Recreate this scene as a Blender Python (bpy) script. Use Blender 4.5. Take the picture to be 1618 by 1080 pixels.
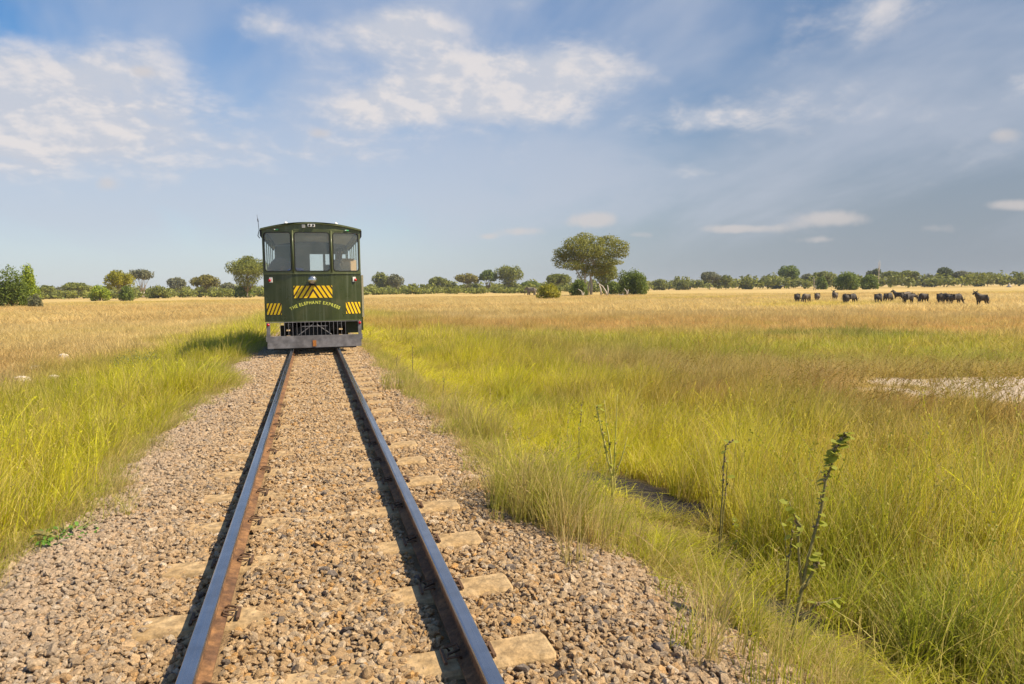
import bpy, bmesh, math, random
import numpy as np
from mathutils import Vector, Matrix, noise as mnoise

for o in list(bpy.data.objects): bpy.data.objects.remove(o)
scene = bpy.context.scene
COL = scene.collection
R = math.radians

# ------------------------------------------------------------------ camera
F, CX, CY = 1079.0, 809.0, 540.0
CAM = np.array([-0.052, 0.0, 2.326])
def cdir(px, py):
    v = np.array([(px-CX)/F, -(py-CY)/F, 1.0]); return v/np.linalg.norm(v)
_dy = cdir(492, 459.5); _d2 = cdir(1492, 459.5-11.9)
_up = np.cross(_d2, _dy); _up /= np.linalg.norm(_up)
if _up[1] < 0: _up = -_up
_xr = np.cross(_up, _dy)
if _xr[0] < 0: _xr = -_xr
def ray(px, py):
    c = cdir(px, py); return np.array([c@_xr, c@_dy, c@_up])
RW = np.array([_xr[0], _dy[0], _up[0]]); UW = np.array([_xr[1], _dy[1], _up[1]]); FW = np.array([_xr[2], _dy[2], _up[2]])
cam = bpy.data.cameras.new('camera'); camo = bpy.data.objects.new('camera', cam); COL.objects.link(camo)
cam.lens = 24; cam.sensor_width = 36; cam.clip_start = 0.05; cam.clip_end = 12000
camo.matrix_world = Matrix(((RW[0], UW[0], -FW[0], CAM[0]), (RW[1], UW[1], -FW[1], CAM[1]), (RW[2], UW[2], -FW[2], CAM[2]), (0, 0, 0, 1)))
scene.camera = camo
cy = scene.cycles; cy.max_bounces = 6; cy.diffuse_bounces = 2; cy.glossy_bounces = 3; cy.transparent_max_bounces = 12
scene.render.resolution_x, scene.render.resolution_y = 1024, 684

# ------------------------------------------------------------------ sun, sky, exposure
SUN_AZ, SUN_EL = 116.0, 49.0            # azimuth clockwise from +Y (along the track)
sd = Vector((math.sin(R(SUN_AZ))*math.cos(R(SUN_EL)), math.cos(R(SUN_AZ))*math.cos(R(SUN_EL)), math.sin(R(SUN_EL))))
sl = bpy.data.lights.new('sun', 'SUN'); sl.energy = 5.0; sl.angle = R(0.6); sl.color = (1.0, 0.86, 0.64)
so = bpy.data.objects.new('sun', sl); COL.objects.link(so); so.location = sd*50
so.rotation_euler = sd.to_track_quat('Z', 'Y').to_euler()
vs = scene.view_settings; vs.view_transform = 'Standard'; vs.look = 'None'; vs.gamma = 1; vs.exposure = 0.6; vs.use_curve_mapping = False

world = bpy.data.worlds.new('World'); scene.world = world; world.use_nodes = True
wt = world.node_tree; wt.nodes.clear()
class NT:
    """small helper for writing node graphs"""
    def __init__(s, t): s.t = t
    def n(s, typ, **kw):
        nd = s.t.nodes.new(typ)
        for k, v in kw.items(): setattr(nd, k, v)
        return nd
    def put(s, nd, sock, v):
        i = nd.inputs[sock]
        if isinstance(v, bpy.types.NodeSocket): s.t.links.new(v, i)
        elif v is not None: i.default_value = v
    def math(s, op, a, b=None, c=None, clamp=False):
        nd = s.n('ShaderNodeMath', operation=op, use_clamp=clamp)
        s.put(nd, 0, a)
        if b is not None: s.put(nd, 1, b)
        if c is not None: s.put(nd, 2, c)
        return nd.outputs[0]
    def vmath(s, op, a, b=None, out=0):
        nd = s.n('ShaderNodeVectorMath', operation=op); s.put(nd, 0, a)
        if b is not None: s.put(nd, 1, b)
        return nd.outputs[out]
    def mix(s, fac, a, b, blend='MIX'):
        nd = s.n('ShaderNodeMix', data_type='RGBA', blend_type=blend)
        s.put(nd, 'Factor', fac)
        for k, v in ((6, a), (7, b)):
            if isinstance(v, tuple) and len(v) == 3: v = v+(1,)
            s.put(nd, k, v)
        return nd.outputs[2]
    def noise(s, vec, scale, detail=4, rough=0.55, dist=0.0, dim='3D'):
        nd = s.n('ShaderNodeTexNoise', noise_dimensions=dim)
        if vec is not None: s.put(nd, 'Vector', vec)
        s.put(nd, 'Scale', scale); s.put(nd, 'Detail', detail); s.put(nd, 'Roughness', rough); s.put(nd, 'Distortion', dist)
        return nd.outputs[0]
    def ss(s, v, lo, hi, a=0.0, b=1.0):
        nd = s.n('ShaderNodeMapRange', interpolation_type='SMOOTHSTEP')
        s.put(nd, 0, v); s.put(nd, 1, lo); s.put(nd, 2, hi); s.put(nd, 3, a); s.put(nd, 4, b)
        return nd.outputs[0]
W = NT(wt)
sky = W.n('ShaderNodeTexSky', sky_type='NISHITA', sun_disc=False, sun_elevation=R(SUN_EL), sun_rotation=R(SUN_AZ), altitude=1000, air_density=1.0, dust_density=1.6, ozone_density=1.6)
tc = W.n('ShaderNodeTexCoord'); D = W.vmath('NORMALIZE', tc.outputs['Generated'])
sep = W.n('ShaderNodeSeparateXYZ'); W.put(sep, 0, D)
zpos = W.math('MAXIMUM', sep.outputs[2], 0.0)
inv = W.math('DIVIDE', 1.0, W.math('ADD', zpos, 0.34))
pl = W.n('ShaderNodeCombineXYZ'); W.put(pl, 0, W.math('MULTIPLY', sep.outputs[0], inv)); W.put(pl, 1, W.math('MULTIPLY', sep.outputs[1], inv)); W.put(pl, 2, 0.3)
PL = pl.outputs[0]
nA = W.noise(PL, 5.2, 8, 0.60, 0.15)       # cumulus texture on a flat layer
nB = W.noise(W.vmath('MULTIPLY', PL, (1.0, 0.55, 1.0)), 1.6, 5, 0.58, 0.3)     # thin veils
nC = W.noise(D, 17.0, 6, 0.6, 0.2)          # edges of the low small clouds
# cloud groups: (px, py, half width px, half height px, weight) turned into directions of the sky
def blobs(lst):
    acc = None
    for (px, py, a, b, w) in lst:
        c = ray(px, py); r = ray(px+20, py-0.24)-c; r /= np.linalg.norm(r); u = np.cross(r, c); u /= np.linalg.norm(u)
        da = a/F; db = b/F
        du = W.vmath('DOT_PRODUCT', D, tuple(r/da), 1); dv = W.vmath('DOT_PRODUCT', D, tuple(u/db), 1)
        q = W.math('ADD', W.math('MULTIPLY', du, du), W.math('MULTIPLY', dv, dv))
        e = W.math('MULTIPLY', W.math('EXPONENT', W.math('MULTIPLY', q, -1.0)), w)
        acc = e if acc is None else W.math('ADD', acc, e)
    return acc
big = blobs([(30, 135, 150, 56, 1.45), (110, 215, 180, 42, .95), (590, 50, 120, 36, .95), (760, 140, 190, 52, 1.7), (560, 165, 90, 28, .6), (630, 30, 50, 22, .4),
             (240, 75, 70, 50, .28), (400, 35, 32, 22, .6), (40, 18, 50, 12, .15), (480, 245, 330, 26, .45), (800, 5, 40, 12, .5),
             (1090, 190, 110, 18, .62), (1300, 172, 190, 30, .55), (1350, 55, 120, 55, .55), (1430, 10, 70, 25, .5), (1610, 120, 28, 20, .7), (850, 110, 120, 60, .3), (980, 100, 120, 25, .35), (1110, 275, 80, 12, .35), (60, 280, 140, 22, .35)])
small = blobs([(925, 348, 48, 13, 1.0), (1165, 361, 58, 8, 1.0), (1305, 345, 50, 14, 1.0), (815, 365, 40, 10, 1.0), (760, 374, 18, 6, .7), (1585, 323, 34, 9, 1.0), (1478, 360, 34, 10, .6), (1288, 379, 34, 7, .7), (1000, 371, 34, 7, .6),
               (217, 113, 24, 11, .9), (500, 210, 26, 12, .9), (1575, 213, 22, 12, .8), (160, 290, 30, 12, .55), (300, 305, 24, 9, .35), (1400, 392, 40, 8, .25), (372, 365, 18, 7, .3)])
lowfade = W.ss(sep.outputs[2], 0.02, 0.16)
aA = W.math('MULTIPLY', W.ss(W.math('ADD', nA, W.math('MULTIPLY', W.math('SUBTRACT', big, 0.45), 0.50)), 0.40, 0.90), 0.90)
amb = W.math('MULTIPLY', W.ss(nA, 0.60, 0.85), 0.25)
aA = W.math('MULTIPLY', W.math('MAXIMUM', aA, amb), lowfade)
aS = W.math('MULTIPLY', W.ss(W.math('ADD', small, W.math('MULTIPLY', W.math('SUBTRACT', nC, 0.5), 1.3)), 0.34, 0.95), 0.66)
vb = blobs([(120, 280, 330, 75, .8), (560, 290, 420, 70, .75), (900, 250, 200, 60, .4), (1250, 130, 350, 80, .35)])
veil = W.math('MULTIPLY', W.math('MULTIPLY', W.ss(W.math('ADD', nB, W.math('MULTIPLY', vb, .25)), 0.37, 0.73), 0.66), W.ss(sep.outputs[2], 0.02, 0.10))
lite = W.noise(W.vmath('ADD', PL, (0.025, -0.03, 0.0)), 5.2, 6, 0.60, 0.15)
shade = W.ss(W.math('SUBTRACT', nA, lite), -0.06, 0.10)
ccol = W.mix(shade, (5.2, 5.4, 6.0), (7.0, 6.6, 6.5))
hs = W.n('ShaderNodeHueSaturation'); W.put(hs, 'Saturation', 1.42); W.put(hs, 'Value', 1.30); W.put(hs, 'Color', sky.outputs[0])
base = W.mix(1.0, hs.outputs[0], (0.97, 1.07, 1.05), 'MULTIPLY')
# grey-blue haze bank that thickens towards the sunny side, pale haze near the horizon
east = W.vmath('DOT_PRODUCT', D, (0.92, 0.40, 0.0), 1)
bank = W.math('MULTIPLY', W.ss(east, 0.40, 1.02), W.ss(sep.outputs[2], 0.62, 0.05, 0.60, 0.80))
hz = W.ss(sep.outputs[2], 0.0, 0.30, 0.85, 0.0)
base = W.mix(hz, base, (5.3, 5.65, 6.05))
base = W.mix(bank, base, (1.95, 2.25, 2.75))
base = W.mix(veil, base, (4.9, 5.2, 6.0))
base = W.mix(aA, base, ccol)
base = W.mix(aS, base, (6.0, 5.5, 5.3))
bg = W.n('ShaderNodeBackground'); W.put(bg, 'Color', base); W.put(bg, 'Strength', 0.075)
world.cycles.sampling_method = 'MANUAL'; world.cycles.sample_map_resolution = 256
wo = W.n('ShaderNodeOutputWorld'); wt.links.new(bg.outputs[0], wo.inputs[0])

# ------------------------------------------------------------------ helpers
def tag(o, label=None, cat=None, group=None, kind=None):
    if label: o['label'] = label
    if cat: o['category'] = cat
    if group: o['group'] = group
    if kind: o['kind'] = kind
    return o
def empty(name, loc=(0, 0, 0), rz=0.0):
    o = bpy.data.objects.new(name, None); COL.objects.link(o); o.location = loc; o.rotation_euler = (0, 0, rz); o.empty_display_size = 0.2
    return o
def link(name, me, parent=None, loc=None):
    o = bpy.data.objects.new(name, me); COL.objects.link(o)
    if parent is not None: o.parent = parent
    if loc is not None: o.location = loc
    return o
class MB:
    def __init__(s): s.v = []; s.f = []; s.m = []
    def add(s, vs, fs, m=0):
        b = len(s.v); s.v += [tuple(x) for x in vs]; s.f += [tuple(b+i for i in f) for f in fs]; s.m += [m]*len(fs); return s
    def box(s, c, d, m=0, rz=0.0):
        x, y, z = (k/2 for k in d); P = []
        for sx, sy, sz in ((-1,-1,-1),(1,-1,-1),(1,1,-1),(-1,1,-1),(-1,-1,1),(1,-1,1),(1,1,1),(-1,1,1)):
            a, b = sx*x, sy*y
            P.append((c[0]+a*math.cos(rz)-b*math.sin(rz), c[1]+a*math.sin(rz)+b*math.cos(rz), c[2]+sz*z))
        return s.add(P, [(0,3,2,1),(4,5,6,7),(0,1,5,4),(1,2,6,5),(2,3,7,6),(3,0,4,7)], m)
    def tube(s, pts, rad, n=6, m=0, cap=True):
        pts = [Vector(p) for p in pts]; rings = []; b = len(s.v)
        ref = Vector((0.31, 0.22, 0.92))
        for i, p in enumerate(pts):
            t = (pts[min(i+1, len(pts)-1)]-pts[max(i-1, 0)]).normalized()
            u = t.cross(ref); 
            if u.length < 1e-3: u = t.cross(Vector((1, 0, 0)))
            u.normalize(); w = t.cross(u)
            r = rad[i] if hasattr(rad, '__len__') else rad
            s.v += [tuple(p+(u*math.cos(2*math.pi*k/n)+w*math.sin(2*math.pi*k/n))*r) for k in range(n)]
        for i in range(len(pts)-1):
            for k in range(n):
                k2 = (k+1) % n
                s.f.append((b+i*n+k, b+i*n+k2, b+(i+1)*n+k2, b+(i+1)*n+k)); s.m.append(m)
        if cap:
            s.f.append(tuple(b+k for k in range(n))[::-1]); s.m.append(m)
            e = b+(len(pts)-1)*n; s.f.append(tuple(e+k for k in range(n))); s.m.append(m)
        return s
    def prism(s, poly, y0, y1, m=0):
        """poly: (x,z) outline extruded along y"""
        n = len(poly)
        vs = [(x, y0, z) for x, z in poly]+[(x, y1, z) for x, z in poly]
        fs = [tuple(range(n)), tuple(range(2*n-1, n-1, -1))]+[(i, i+n, (i+1) % n+n, (i+1) % n) for i in range(n)]
        return s.add(vs, fs, m)
    def mesh(s, name, mats, smooth=False):
        me = bpy.data.meshes.new(name); me.from_pydata(s.v, [], s.f)
        for mt in (mats if isinstance(mats, (list, tuple)) else [mats]): me.materials.append(mt)
        if max(s.m, default=0) > 0: me.polygons.foreach_set('material_index', s.m)
        if smooth: me.polygons.foreach_set('use_smooth', [True]*len(s.f))
        me.update(); return me
    def build(s, name, mats, parent=None, smooth=False, loc=None, fix=False):
        me = s.mesh(name, mats, smooth)
        if fix:
            bm = bmesh.new(); bm.from_mesh(me); bmesh.ops.recalc_face_normals(bm, faces=bm.faces); bm.to_mesh(me); bm.free()
        return link(name, me, parent, loc)

def principled(name, col, rough=0.6, metal=0.0, var=0.0, scale=8.0, bump=0.0, bscale=40.0, col2=None, lo=0.35, hi=0.65, spec=None, coat=0.0):
    m = bpy.data.materials.new(name); m.use_nodes = True; t = NT(m.node_tree); b = m.node_tree.nodes['Principled BSDF']
    t.put(b, 'Roughness', rough); t.put(b, 'Metallic', metal)
    if spec is not None: t.put(b, 'Specular IOR Level', spec)
    if coat: t.put(b, 'Coat Weight', coat)
    co = t.n('ShaderNodeTexCoord').outputs['Object']
    c = col
    if col2 is not None: c = t.mix(t.ss(t.noise(co, scale, 5, 0.6), lo, hi), col, col2)
    if var > 0:
        f = t.ss(t.noise(co, scale*2.7, 6, 0.65), 0.3, 0.7, 1-var, 1+var)
        g = t.n('ShaderNodeCombineXYZ'); 
        for i in range(3): t.put(g, i, f)
        c = t.mix(1.0, c, g.outputs[0], 'MULTIPLY')
    t.put(b, 'Base Color', c if isinstance(c, bpy.types.NodeSocket) else tuple(c)+(1,))
    if bump > 0:
        bn = t.n('ShaderNodeBump'); t.put(bn, 'Strength', bump); t.put(bn, 'Distance', 0.02); t.put(bn, 'Height', t.noise(co, bscale, 6, 0.6))
        t.put(b, 'Normal', bn.outputs[0])
    return m
def leafmat(name, dark, light, trans=0.35, rough=0.55, inst=False, tip=None, mixi=0.6):
    """foliage: colour varies per leaf; inst: multiplied into the tint of each tuft"""
    m = bpy.data.materials.new(name); m.use_nodes = True; nt = m.node_tree; t = NT(nt); nt.nodes.clear()
    g = t.n('ShaderNodeNewGeometry'); ri = g.outputs['Random Per Island']
    c = t.mix(ri, dark, light)
    if inst:
        a = t.n('ShaderNodeAttribute', attribute_type='INSTANCER', attribute_name='tint').outputs['Color']
        br = t.n('ShaderNodeMapRange'); t.put(br, 0, ri); t.put(br, 3, 0.72); t.put(br, 4, 1.28)
        k = t.n('ShaderNodeCombineXYZ')
        for i in range(3): t.put(k, i, br.outputs[0])
        c2 = t.mix(1.0, a, k.outputs[0], 'MULTIPLY')
        # some blades are dry straw among the green
        dry = t.math('GREATER_THAN', t.math('FRACT', t.math('MULTIPLY', ri, 7.31)), 0.80)
        c = t.mix(t.math('MULTIPLY', dry, 0.65), c2, light)
    d = t.n('ShaderNodeBsdfPrincipled'); t.put(d, 'Base Color', c); t.put(d, 'Roughness', rough); t.put(d, 'Specular IOR Level', 0.25)
    tr = t.n('ShaderNodeBsdfTranslucent'); t.put(tr, 'Color', c)
    mx = t.n('ShaderNodeMixShader'); t.put(mx, 0, trans); nt.links.new(d.outputs[0], mx.inputs[1]); nt.links.new(tr.outputs[0], mx.inputs[2])
    o = t.n('ShaderNodeOutputMaterial'); nt.links.new(mx.outputs[0], o.inputs[0])
    return m

rng = np.random.default_rng(7); random.seed(5)
def vnoise(x, y, s, off=0.0):
    """smooth value noise on arrays, 0..1"""
    x = np.asarray(x, float)/s+off*17.3; y = np.asarray(y, float)/s+off*9.1
    xi = np.floor(x); yi = np.floor(y); fx = x-xi; fy = y-yi; fx = fx*fx*(3-2*fx); fy = fy*fy*(3-2*fy)
    h = lambda a, b: np.modf(np.abs(np.sin(a*127.1+b*311.7+off*53.7)*43758.5453))[0]
    return (h(xi, yi)*(1-fx)+h(xi+1, yi)*fx)*(1-fy)+(h(xi, yi+1)*(1-fx)+h(xi+1, yi+1)*fx)*fy
def fbm(x, y, s, off=0.0): return (vnoise(x, y, s, off)*.55+vnoise(x, y, s*.45, off+1)*.3+vnoise(x, y, s*.2, off+2)*.15)

RAIL_Z = 0.85; SL_TOP = 0.715; SL_STEP = 0.716; SL_Y0 = 2.02; TX = 0.566
def height(x, y):
    x = np.asarray(x, float); y = np.asarray(y, float)
    z = np.interp(x, [-9, -5.2, -4.0, -2.2, -1.7, -0.95, -0.7, -0.5, -0.25, 0.25, 0.5, 0.7, 1.0, 1.45, 1.75, 2.5, 3.1, 3.7, 4.6, 7, 12],
                  [0.0, 0.03, 0.12, 0.52, 0.66, 0.70, 0.685, 0.675, 0.69, 0.69, 0.67, 0.675, 0.675, 0.64, 0.57, 0.33, 0.20, 0.14, 0.16, 0.08, 0.0])
    off = np.clip((np.abs(x)-1.6)/1.5, 0, 1)
    far = np.clip((np.abs(x)+np.maximum(y, 0)-30)/60, 0, 1)
    z = z+off*(1-far)*(fbm(x, y, 2.2, 3)-.5)*0.16+(fbm(x, y, 0.35, 4)-.5)*0.02*(1-far)
    return z
LE = ([1.5, 5.2, 5.8, 7.1, 8.2, 11, 13.3, 16, 22, 60], [-2.35, -2.2, -1.97, -1.88, -2.07, -1.9, -1.55, -2.0, -1.55, -1.6])
RE = ([1.5, 2.5, 3.5, 4.7, 5.3, 6.5, 9.2, 14.5, 22, 60], [2.15, 2.1, 2.02, 1.78, 1.5, 1.75, 1.68, 1.55, 1.55, 1.55])
def left_edge(y): return np.interp(y, *LE)+(vnoise(y, y*0, 0.5, 8)-.5)*.28
def right_edge(y): return np.interp(y, *RE)+(vnoise(y, y*0, 0.6, 9)-.5)*.28
def gpos(px, py, z=None):
    """point of the ground seen along one line of sight (z given: on that level)"""
    d = ray(px, py)
    zz = 0.0 if z is None else z
    for _ in range(1 if z is not None else 25):
        t = (zz-CAM[2])/d[2]; p = CAM+t*d
        if z is None: zz = 0.5*zz+0.5*float(height(p[0], p[1]))
    return p
PAN = [(15.6, 11.3, 3.8, 1.5, -0.66), (12.9, 10.9, 1.8, .8, -0.6), (15.2, 9.0, 3.6, 1.3, -0.66), (19.5, 10.0, 3.4, 1.8, -.66)]       # salt pan: ellipses (x, y, a, b, rot)
def pan(x, y):
    v = np.zeros_like(np.asarray(x, float))
    for cx, cy, a, b, r in PAN:
        u = ((x-cx)*math.cos(r)+(y-cy)*math.sin(r))/a; w = (-(x-cx)*math.sin(r)+(y-cy)*math.cos(r))/b
        v = np.maximum(v, 1.35-(u*u+w*w)+(fbm(x, y, 0.9, 6)-.5)*1.1)
    return v
SOIL = [(3.05, 6.50, .48, .60, .1), (3.30, 5.80, .36, .42, .3), (2.75, 7.9, .2, .25, 0), (2.75, 3.55, .28, .36, 0)]    # bare dark soil in the ditch
def soil(x, y):
    v = np.zeros_like(np.asarray(x, float))
    for cx, cy, a, b, r in SOIL:
        v = np.maximum(v, 1.2-(((x-cx)/a)**2+((y-cy)/b)**2)+(fbm(x, y, 0.4, 5)-.5)*.6)
    return v

# ------------------------------------------------------------------ ground
def axis(segs):
    out = []
    for a, b, st in segs: out += list(np.arange(a, b, st))
    return np.array(out+[segs[-1][1]])
xs = np.concatenate([-np.geomspace(20, 6000, 36)[::-1], axis([(-19, -6, .5), (-6, 6, .12), (6, 20, .4)])[0:], np.geomspace(21, 6000, 36)])
ys = np.concatenate([axis([(-12, 1, 1.0), (1, 26, .16), (26, 60, 1.0)]), np.geomspace(62, 7000, 44)])
XX, YY = np.meshgrid(xs, ys); ZZ = height(XX, YY)
verts = np.stack([XX, YY, ZZ], -1).reshape(-1, 3); nx, ny = len(xs), len(ys)
idx = np.arange(nx*ny).reshape(ny, nx)
faces = np.stack([idx[:-1, :-1], idx[:-1, 1:], idx[1:, 1:], idx[1:, :-1]], -1).reshape(-1, 4)
gm = bpy.data.meshes.new('ground'); gm.from_pydata(verts.tolist(), [], faces.tolist())
for nm, arr in (('pan', np.clip(pan(XX, YY)*2, 0, 1)), ('soil', np.clip(soil(XX, YY)*2, 0, 1))):
    at = gm.attributes.new(nm, 'FLOAT', 'POINT'); at.data.foreach_set('value', arr.reshape(-1).astype(np.float32))
gm.polygons.foreach_set('use_smooth', [True]*len(gm.polygons))
m = bpy.data.materials.new('plain_soil_and_straw'); m.use_nodes = True; t = NT(m.node_tree); b = m.node_tree.nodes['Principled BSDF']
co = t.n('ShaderNodeTexCoord').outputs['Object']
n1 = t.noise(co, 0.035, 7, 0.62, 0.4); n2 = t.noise(co, 0.9, 6, 0.65); n3 = t.noise(co, 0.011, 5, 0.55)
c = t.mix(t.ss(n1, 0.36, 0.64), (0.44, 0.31, 0.11), (0.60, 0.44, 0.19))
c = t.mix(t.ss(n3, 0.50, 0.66), c, (0.42, 0.31, 0.10))
c = t.mix(t.ss(n2, 0.35, 0.75, 0.0, 0.35), c, (0.25, 0.18, 0.055))
sx = t.n('ShaderNodeSeparateXYZ'); t.put(sx, 0, co)
near = t.ss(t.math('ADD', t.math('ABSOLUTE', sx.outputs[0]), t.math('MULTIPLY', sx.outputs[1], 0.25)), 9, 22, 1, 0)
c = t.mix(t.math('MULTIPLY', near, 0.8), c, t.mix(n2, (0.13, 0.10, 0.03), (0.24, 0.18, 0.07)))
ab = t.ss(t.math('ABSOLUTE', sx.outputs[0]), 1.75, 2.1, 1, 0)
c = t.mix(ab, c, t.mix(t.noise(co, 30, 5), (0.2, 0.13, 0.07), (0.40, 0.27, 0.15)))
pa = t.n('ShaderNodeAttribute', attribute_name='pan').outputs['Fac']; sa = t.n('ShaderNodeAttribute', attribute_name='soil').outputs['Fac']
c = t.mix(pa, c, t.mix(t.noise(co, 3.0, 6, 0.7), (0.40, 0.31, 0.22), (0.56, 0.47, 0.38)))
c = t.mix(sa, c, t.mix(t.noise(co, 14.0, 6, 0.7), (0.018, 0.016, 0.016), (0.07, 0.06, 0.055)))
t.put(b, 'Base Color', c); t.put(b, 'Roughness', 0.95); t.put(b, 'Specular IOR Level', 0.1)
bn = t.n('ShaderNodeBump'); t.put(bn, 'Strength', 0.9); t.put(bn, 'Distance', 0.12); t.put(bn, 'Height', t.noise(co, 2.6, 8, 0.7)); t.put(b, 'Normal', bn.outputs[0])
gm.materials.append(m)
tag(link('ground', gm), kind='structure')

# ------------------------------------------------------------------ instanced scatter (geometry nodes) for stuff
def scatter(name, pts, rot, scl, tint, idx, collection, parent=None):
    me = bpy.data.meshes.new(name); n = len(pts)
    me.vertices.add(n); me.vertices.foreach_set('co', np.asarray(pts, np.float32).reshape(-1))
    for nm, typ, arr, k in (('rot', 'FLOAT_VECTOR', rot, 'vector'), ('scl', 'FLOAT_VECTOR', scl, 'vector'), ('tint', 'FLOAT_COLOR', tint, 'color'), ('vid', 'INT', idx, 'value')):
        a = me.attributes.new(nm, typ, 'POINT'); arr = np.asarray(arr, np.int32 if typ == 'INT' else np.float32); a.data.foreach_set(k, arr.reshape(-1))
    o = link(name, me, parent)
    ng = bpy.data.node_groups.new(name, 'GeometryNodeTree')
    ng.interface.new_socket('Geometry', in_out='INPUT', socket_type='NodeSocketGeometry'); ng.interface.new_socket('Geometry', in_out='OUTPUT', socket_type='NodeSocketGeometry')
    N = ng.nodes; L = ng.links
    gi = N.new('NodeGroupInput'); go = N.new('NodeGroupOutput'); ip = N.new('GeometryNodeInstanceOnPoints'); ci = N.new('GeometryNodeCollectionInfo')
    ci.inputs['Collection'].default_value = collection; ci.inputs['Separate Children'].default_value = True; ci.inputs['Reset Children'].default_value = True
    def na(nm, typ):
        q = N.new('GeometryNodeInputNamedAttribute'); q.data_type = typ; q.inputs[0].default_value = nm; return q.outputs[0]
    L.new(gi.outputs[0], ip.inputs['Points']); L.new(ci.outputs[0], ip.inputs['Instance']); ip.inputs['Pick Instance'].default_value = True
    L.new(na('vid', 'INT'), ip.inputs['Instance Index'])
    e2r = N.new('FunctionNodeEulerToRotation'); L.new(na('rot', 'FLOAT_VECTOR'), e2r.inputs[0]); L.new(e2r.outputs[0], ip.inputs['Rotation'])
    L.new(na('scl', 'FLOAT_VECTOR'), ip.inputs['Scale']); L.new(ip.outputs[0], go.inputs[0])
    md = o.modifiers.new('scatter', 'NODES'); md.node_group = ng
    return o
def variants(name, meshes):
    c = bpy.data.collections.new(name)
    for i, me in enumerate(meshes): c.objects.link(bpy.data.objects.new('%s_%02d' % (name, i), me))
    return c
def unit(n): return rng.random(n)

# ------------------------------------------------------------------ ballast
m = bpy.data.materials.new('ballast_stone'); m.use_nodes = True; t = NT(m.node_tree); b = m.node_tree.nodes['Principled BSDF']
a = t.n('ShaderNodeAttribute', attribute_type='INSTANCER', attribute_name='tint').outputs['Color']
co = t.n('ShaderNodeTexCoord').outputs['Object']
f = t.ss(t.noise(co, 1.6, 6, 0.7), 0.3, 0.75, 0.62, 1.22); g = t.n('ShaderNodeCombineXYZ')
for i in range(3): t.put(g, i, f)
t.put(b, 'Base Color', t.mix(1.0, a, g.outputs[0], 'MULTIPLY')); t.put(b, 'Roughness', 0.9); t.put(b, 'Specular IOR Level', 0.2)
bn = t.n('ShaderNodeBump'); t.put(bn, 'Strength', 0.6); t.put(bn, 'Distance', 0.1); t.put(bn, 'Height', t.noise(co, 4, 6, 0.7)); t.put(b, 'Normal', bn.outputs[0])
M_STONE = m
stones = []
for k in range(14):
    bm = bmesh.new(); bmesh.ops.create_icosphere(bm, subdivisions=2 if k < 8 else 1, radius=1.0)
    r_ = random.Random(k); planes = [(Vector((r_.gauss(0, 1), r_.gauss(0, 1), r_.gauss(0, 1))).normalized(), r_.uniform(0.5, 0.82)) for _ in range(9)]
    for v in bm.verts:
        for nrm, dd in planes:
            s_ = v.co.dot(nrm)-dd
            if s_ > 0: v.co -= nrm*s_
        v.co += Vector((r_.gauss(0, .035), r_.gauss(0, .035), r_.gauss(0, .035)))
        v.co = Vector((v.co.x*1.3, v.co.y*1.05, v.co.z*0.7))
    if k < 8: bmesh.ops.dissolve_limit(bm, angle_limit=R(10), verts=bm.verts, edges=bm.edges); bmesh.ops.triangulate(bm, faces=bm.faces)
    me = bpy.data.meshes.new('stone'); bm.to_mesh(me); bm.free(); me.materials.append(M_STONE); stones.append(me)
C_STONE = variants('ballast_stone', stones)
def stone_tint(n):
    base_ = np.array([[.57, .375, .19], [.60, .42, .235], [.50, .33, .175], [.60, .45, .29], [.58, .33, .12], [.45, .33, .21], [.20, .16, .13], [.68, .54, .38]])
    p = np.array([.25, .24, .16, .12, .06, .09, .04, .04]); c_ = base_[rng.choice(8, n, p=p)]*(0.8+0.45*rng.random((n, 1)))
    return np.concatenate([c_, np.ones((n, 1))], 1)
def make_stones(y0, y1, dens, smin, smax, lift):
    n = int((y1-y0)*4.6*dens); x = -2.55+4.85*unit(n); y = y0+(y1-y0)*unit(n)
    le, re = left_edge(y), right_edge(y)
    inside = np.minimum(x-le, re-x); keep = (inside > -0.25) & (unit(n) < np.clip(0.85+inside*2.5, 0.12, 1))
    # nothing on the rails, and the sleepers stay bare where the photograph shows them
    keep &= np.abs(np.abs(x)-TX) > 0.085
    k = np.floor((y-SL_Y0)/SL_STEP); fy = (y-SL_Y0)-k*SL_STEP; on = (fy > -0.012) & (fy < 0.237)
    h1 = np.modf(np.abs(np.sin(k*12.9898)*437.585))[0]; h2 = np.modf(np.abs(np.sin(k*78.233)*437.585))[0]
    wob = (unit(n)-.5)*.07
    bare = ((x > TX) & (x < .97)) | ((x < TX) & (x > 0.43-.14*h1+wob)) | ((x > -TX) & (x < -0.465+.11*h2+wob)) | ((x < -TX) & (x > -.72-.2*h1+wob))
    keep &= ~(on & bare & (unit(n) > .035))
    x, y = x[keep], y[keep]; n = len(x)
    s = (smin+(smax-smin)*unit(n)**1.6); s = np.where(unit(n) < .07, s*1.5, s)
    z = height(x, y)+s*0.25+lift*unit(n)
    # stones are piled a little higher between the sleepers' bare ends
    rot = np.stack([rng.normal(0, .45, n), rng.normal(0, .45, n), unit(n)*6.28], 1)
    scl = np.stack([s, s*(.8+.4*unit(n)), s*(.8+.4*unit(n))], 1)
    tint = stone_tint(n)
    pale = (.05+.48*np.clip((-x-0.6)/1.0, 0, 1)+.25*np.clip((x-1.0)/.6, 0, 1))[:, None]            # dustier, paler stones on the far shoulder
    tint[:, :3] = tint[:, :3]*(1-pale)+pale*np.array([.57, .455, .355])
    return np.stack([x, y, z], 1), rot, scl, tint, rng.integers(0, 14, n)
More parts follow.
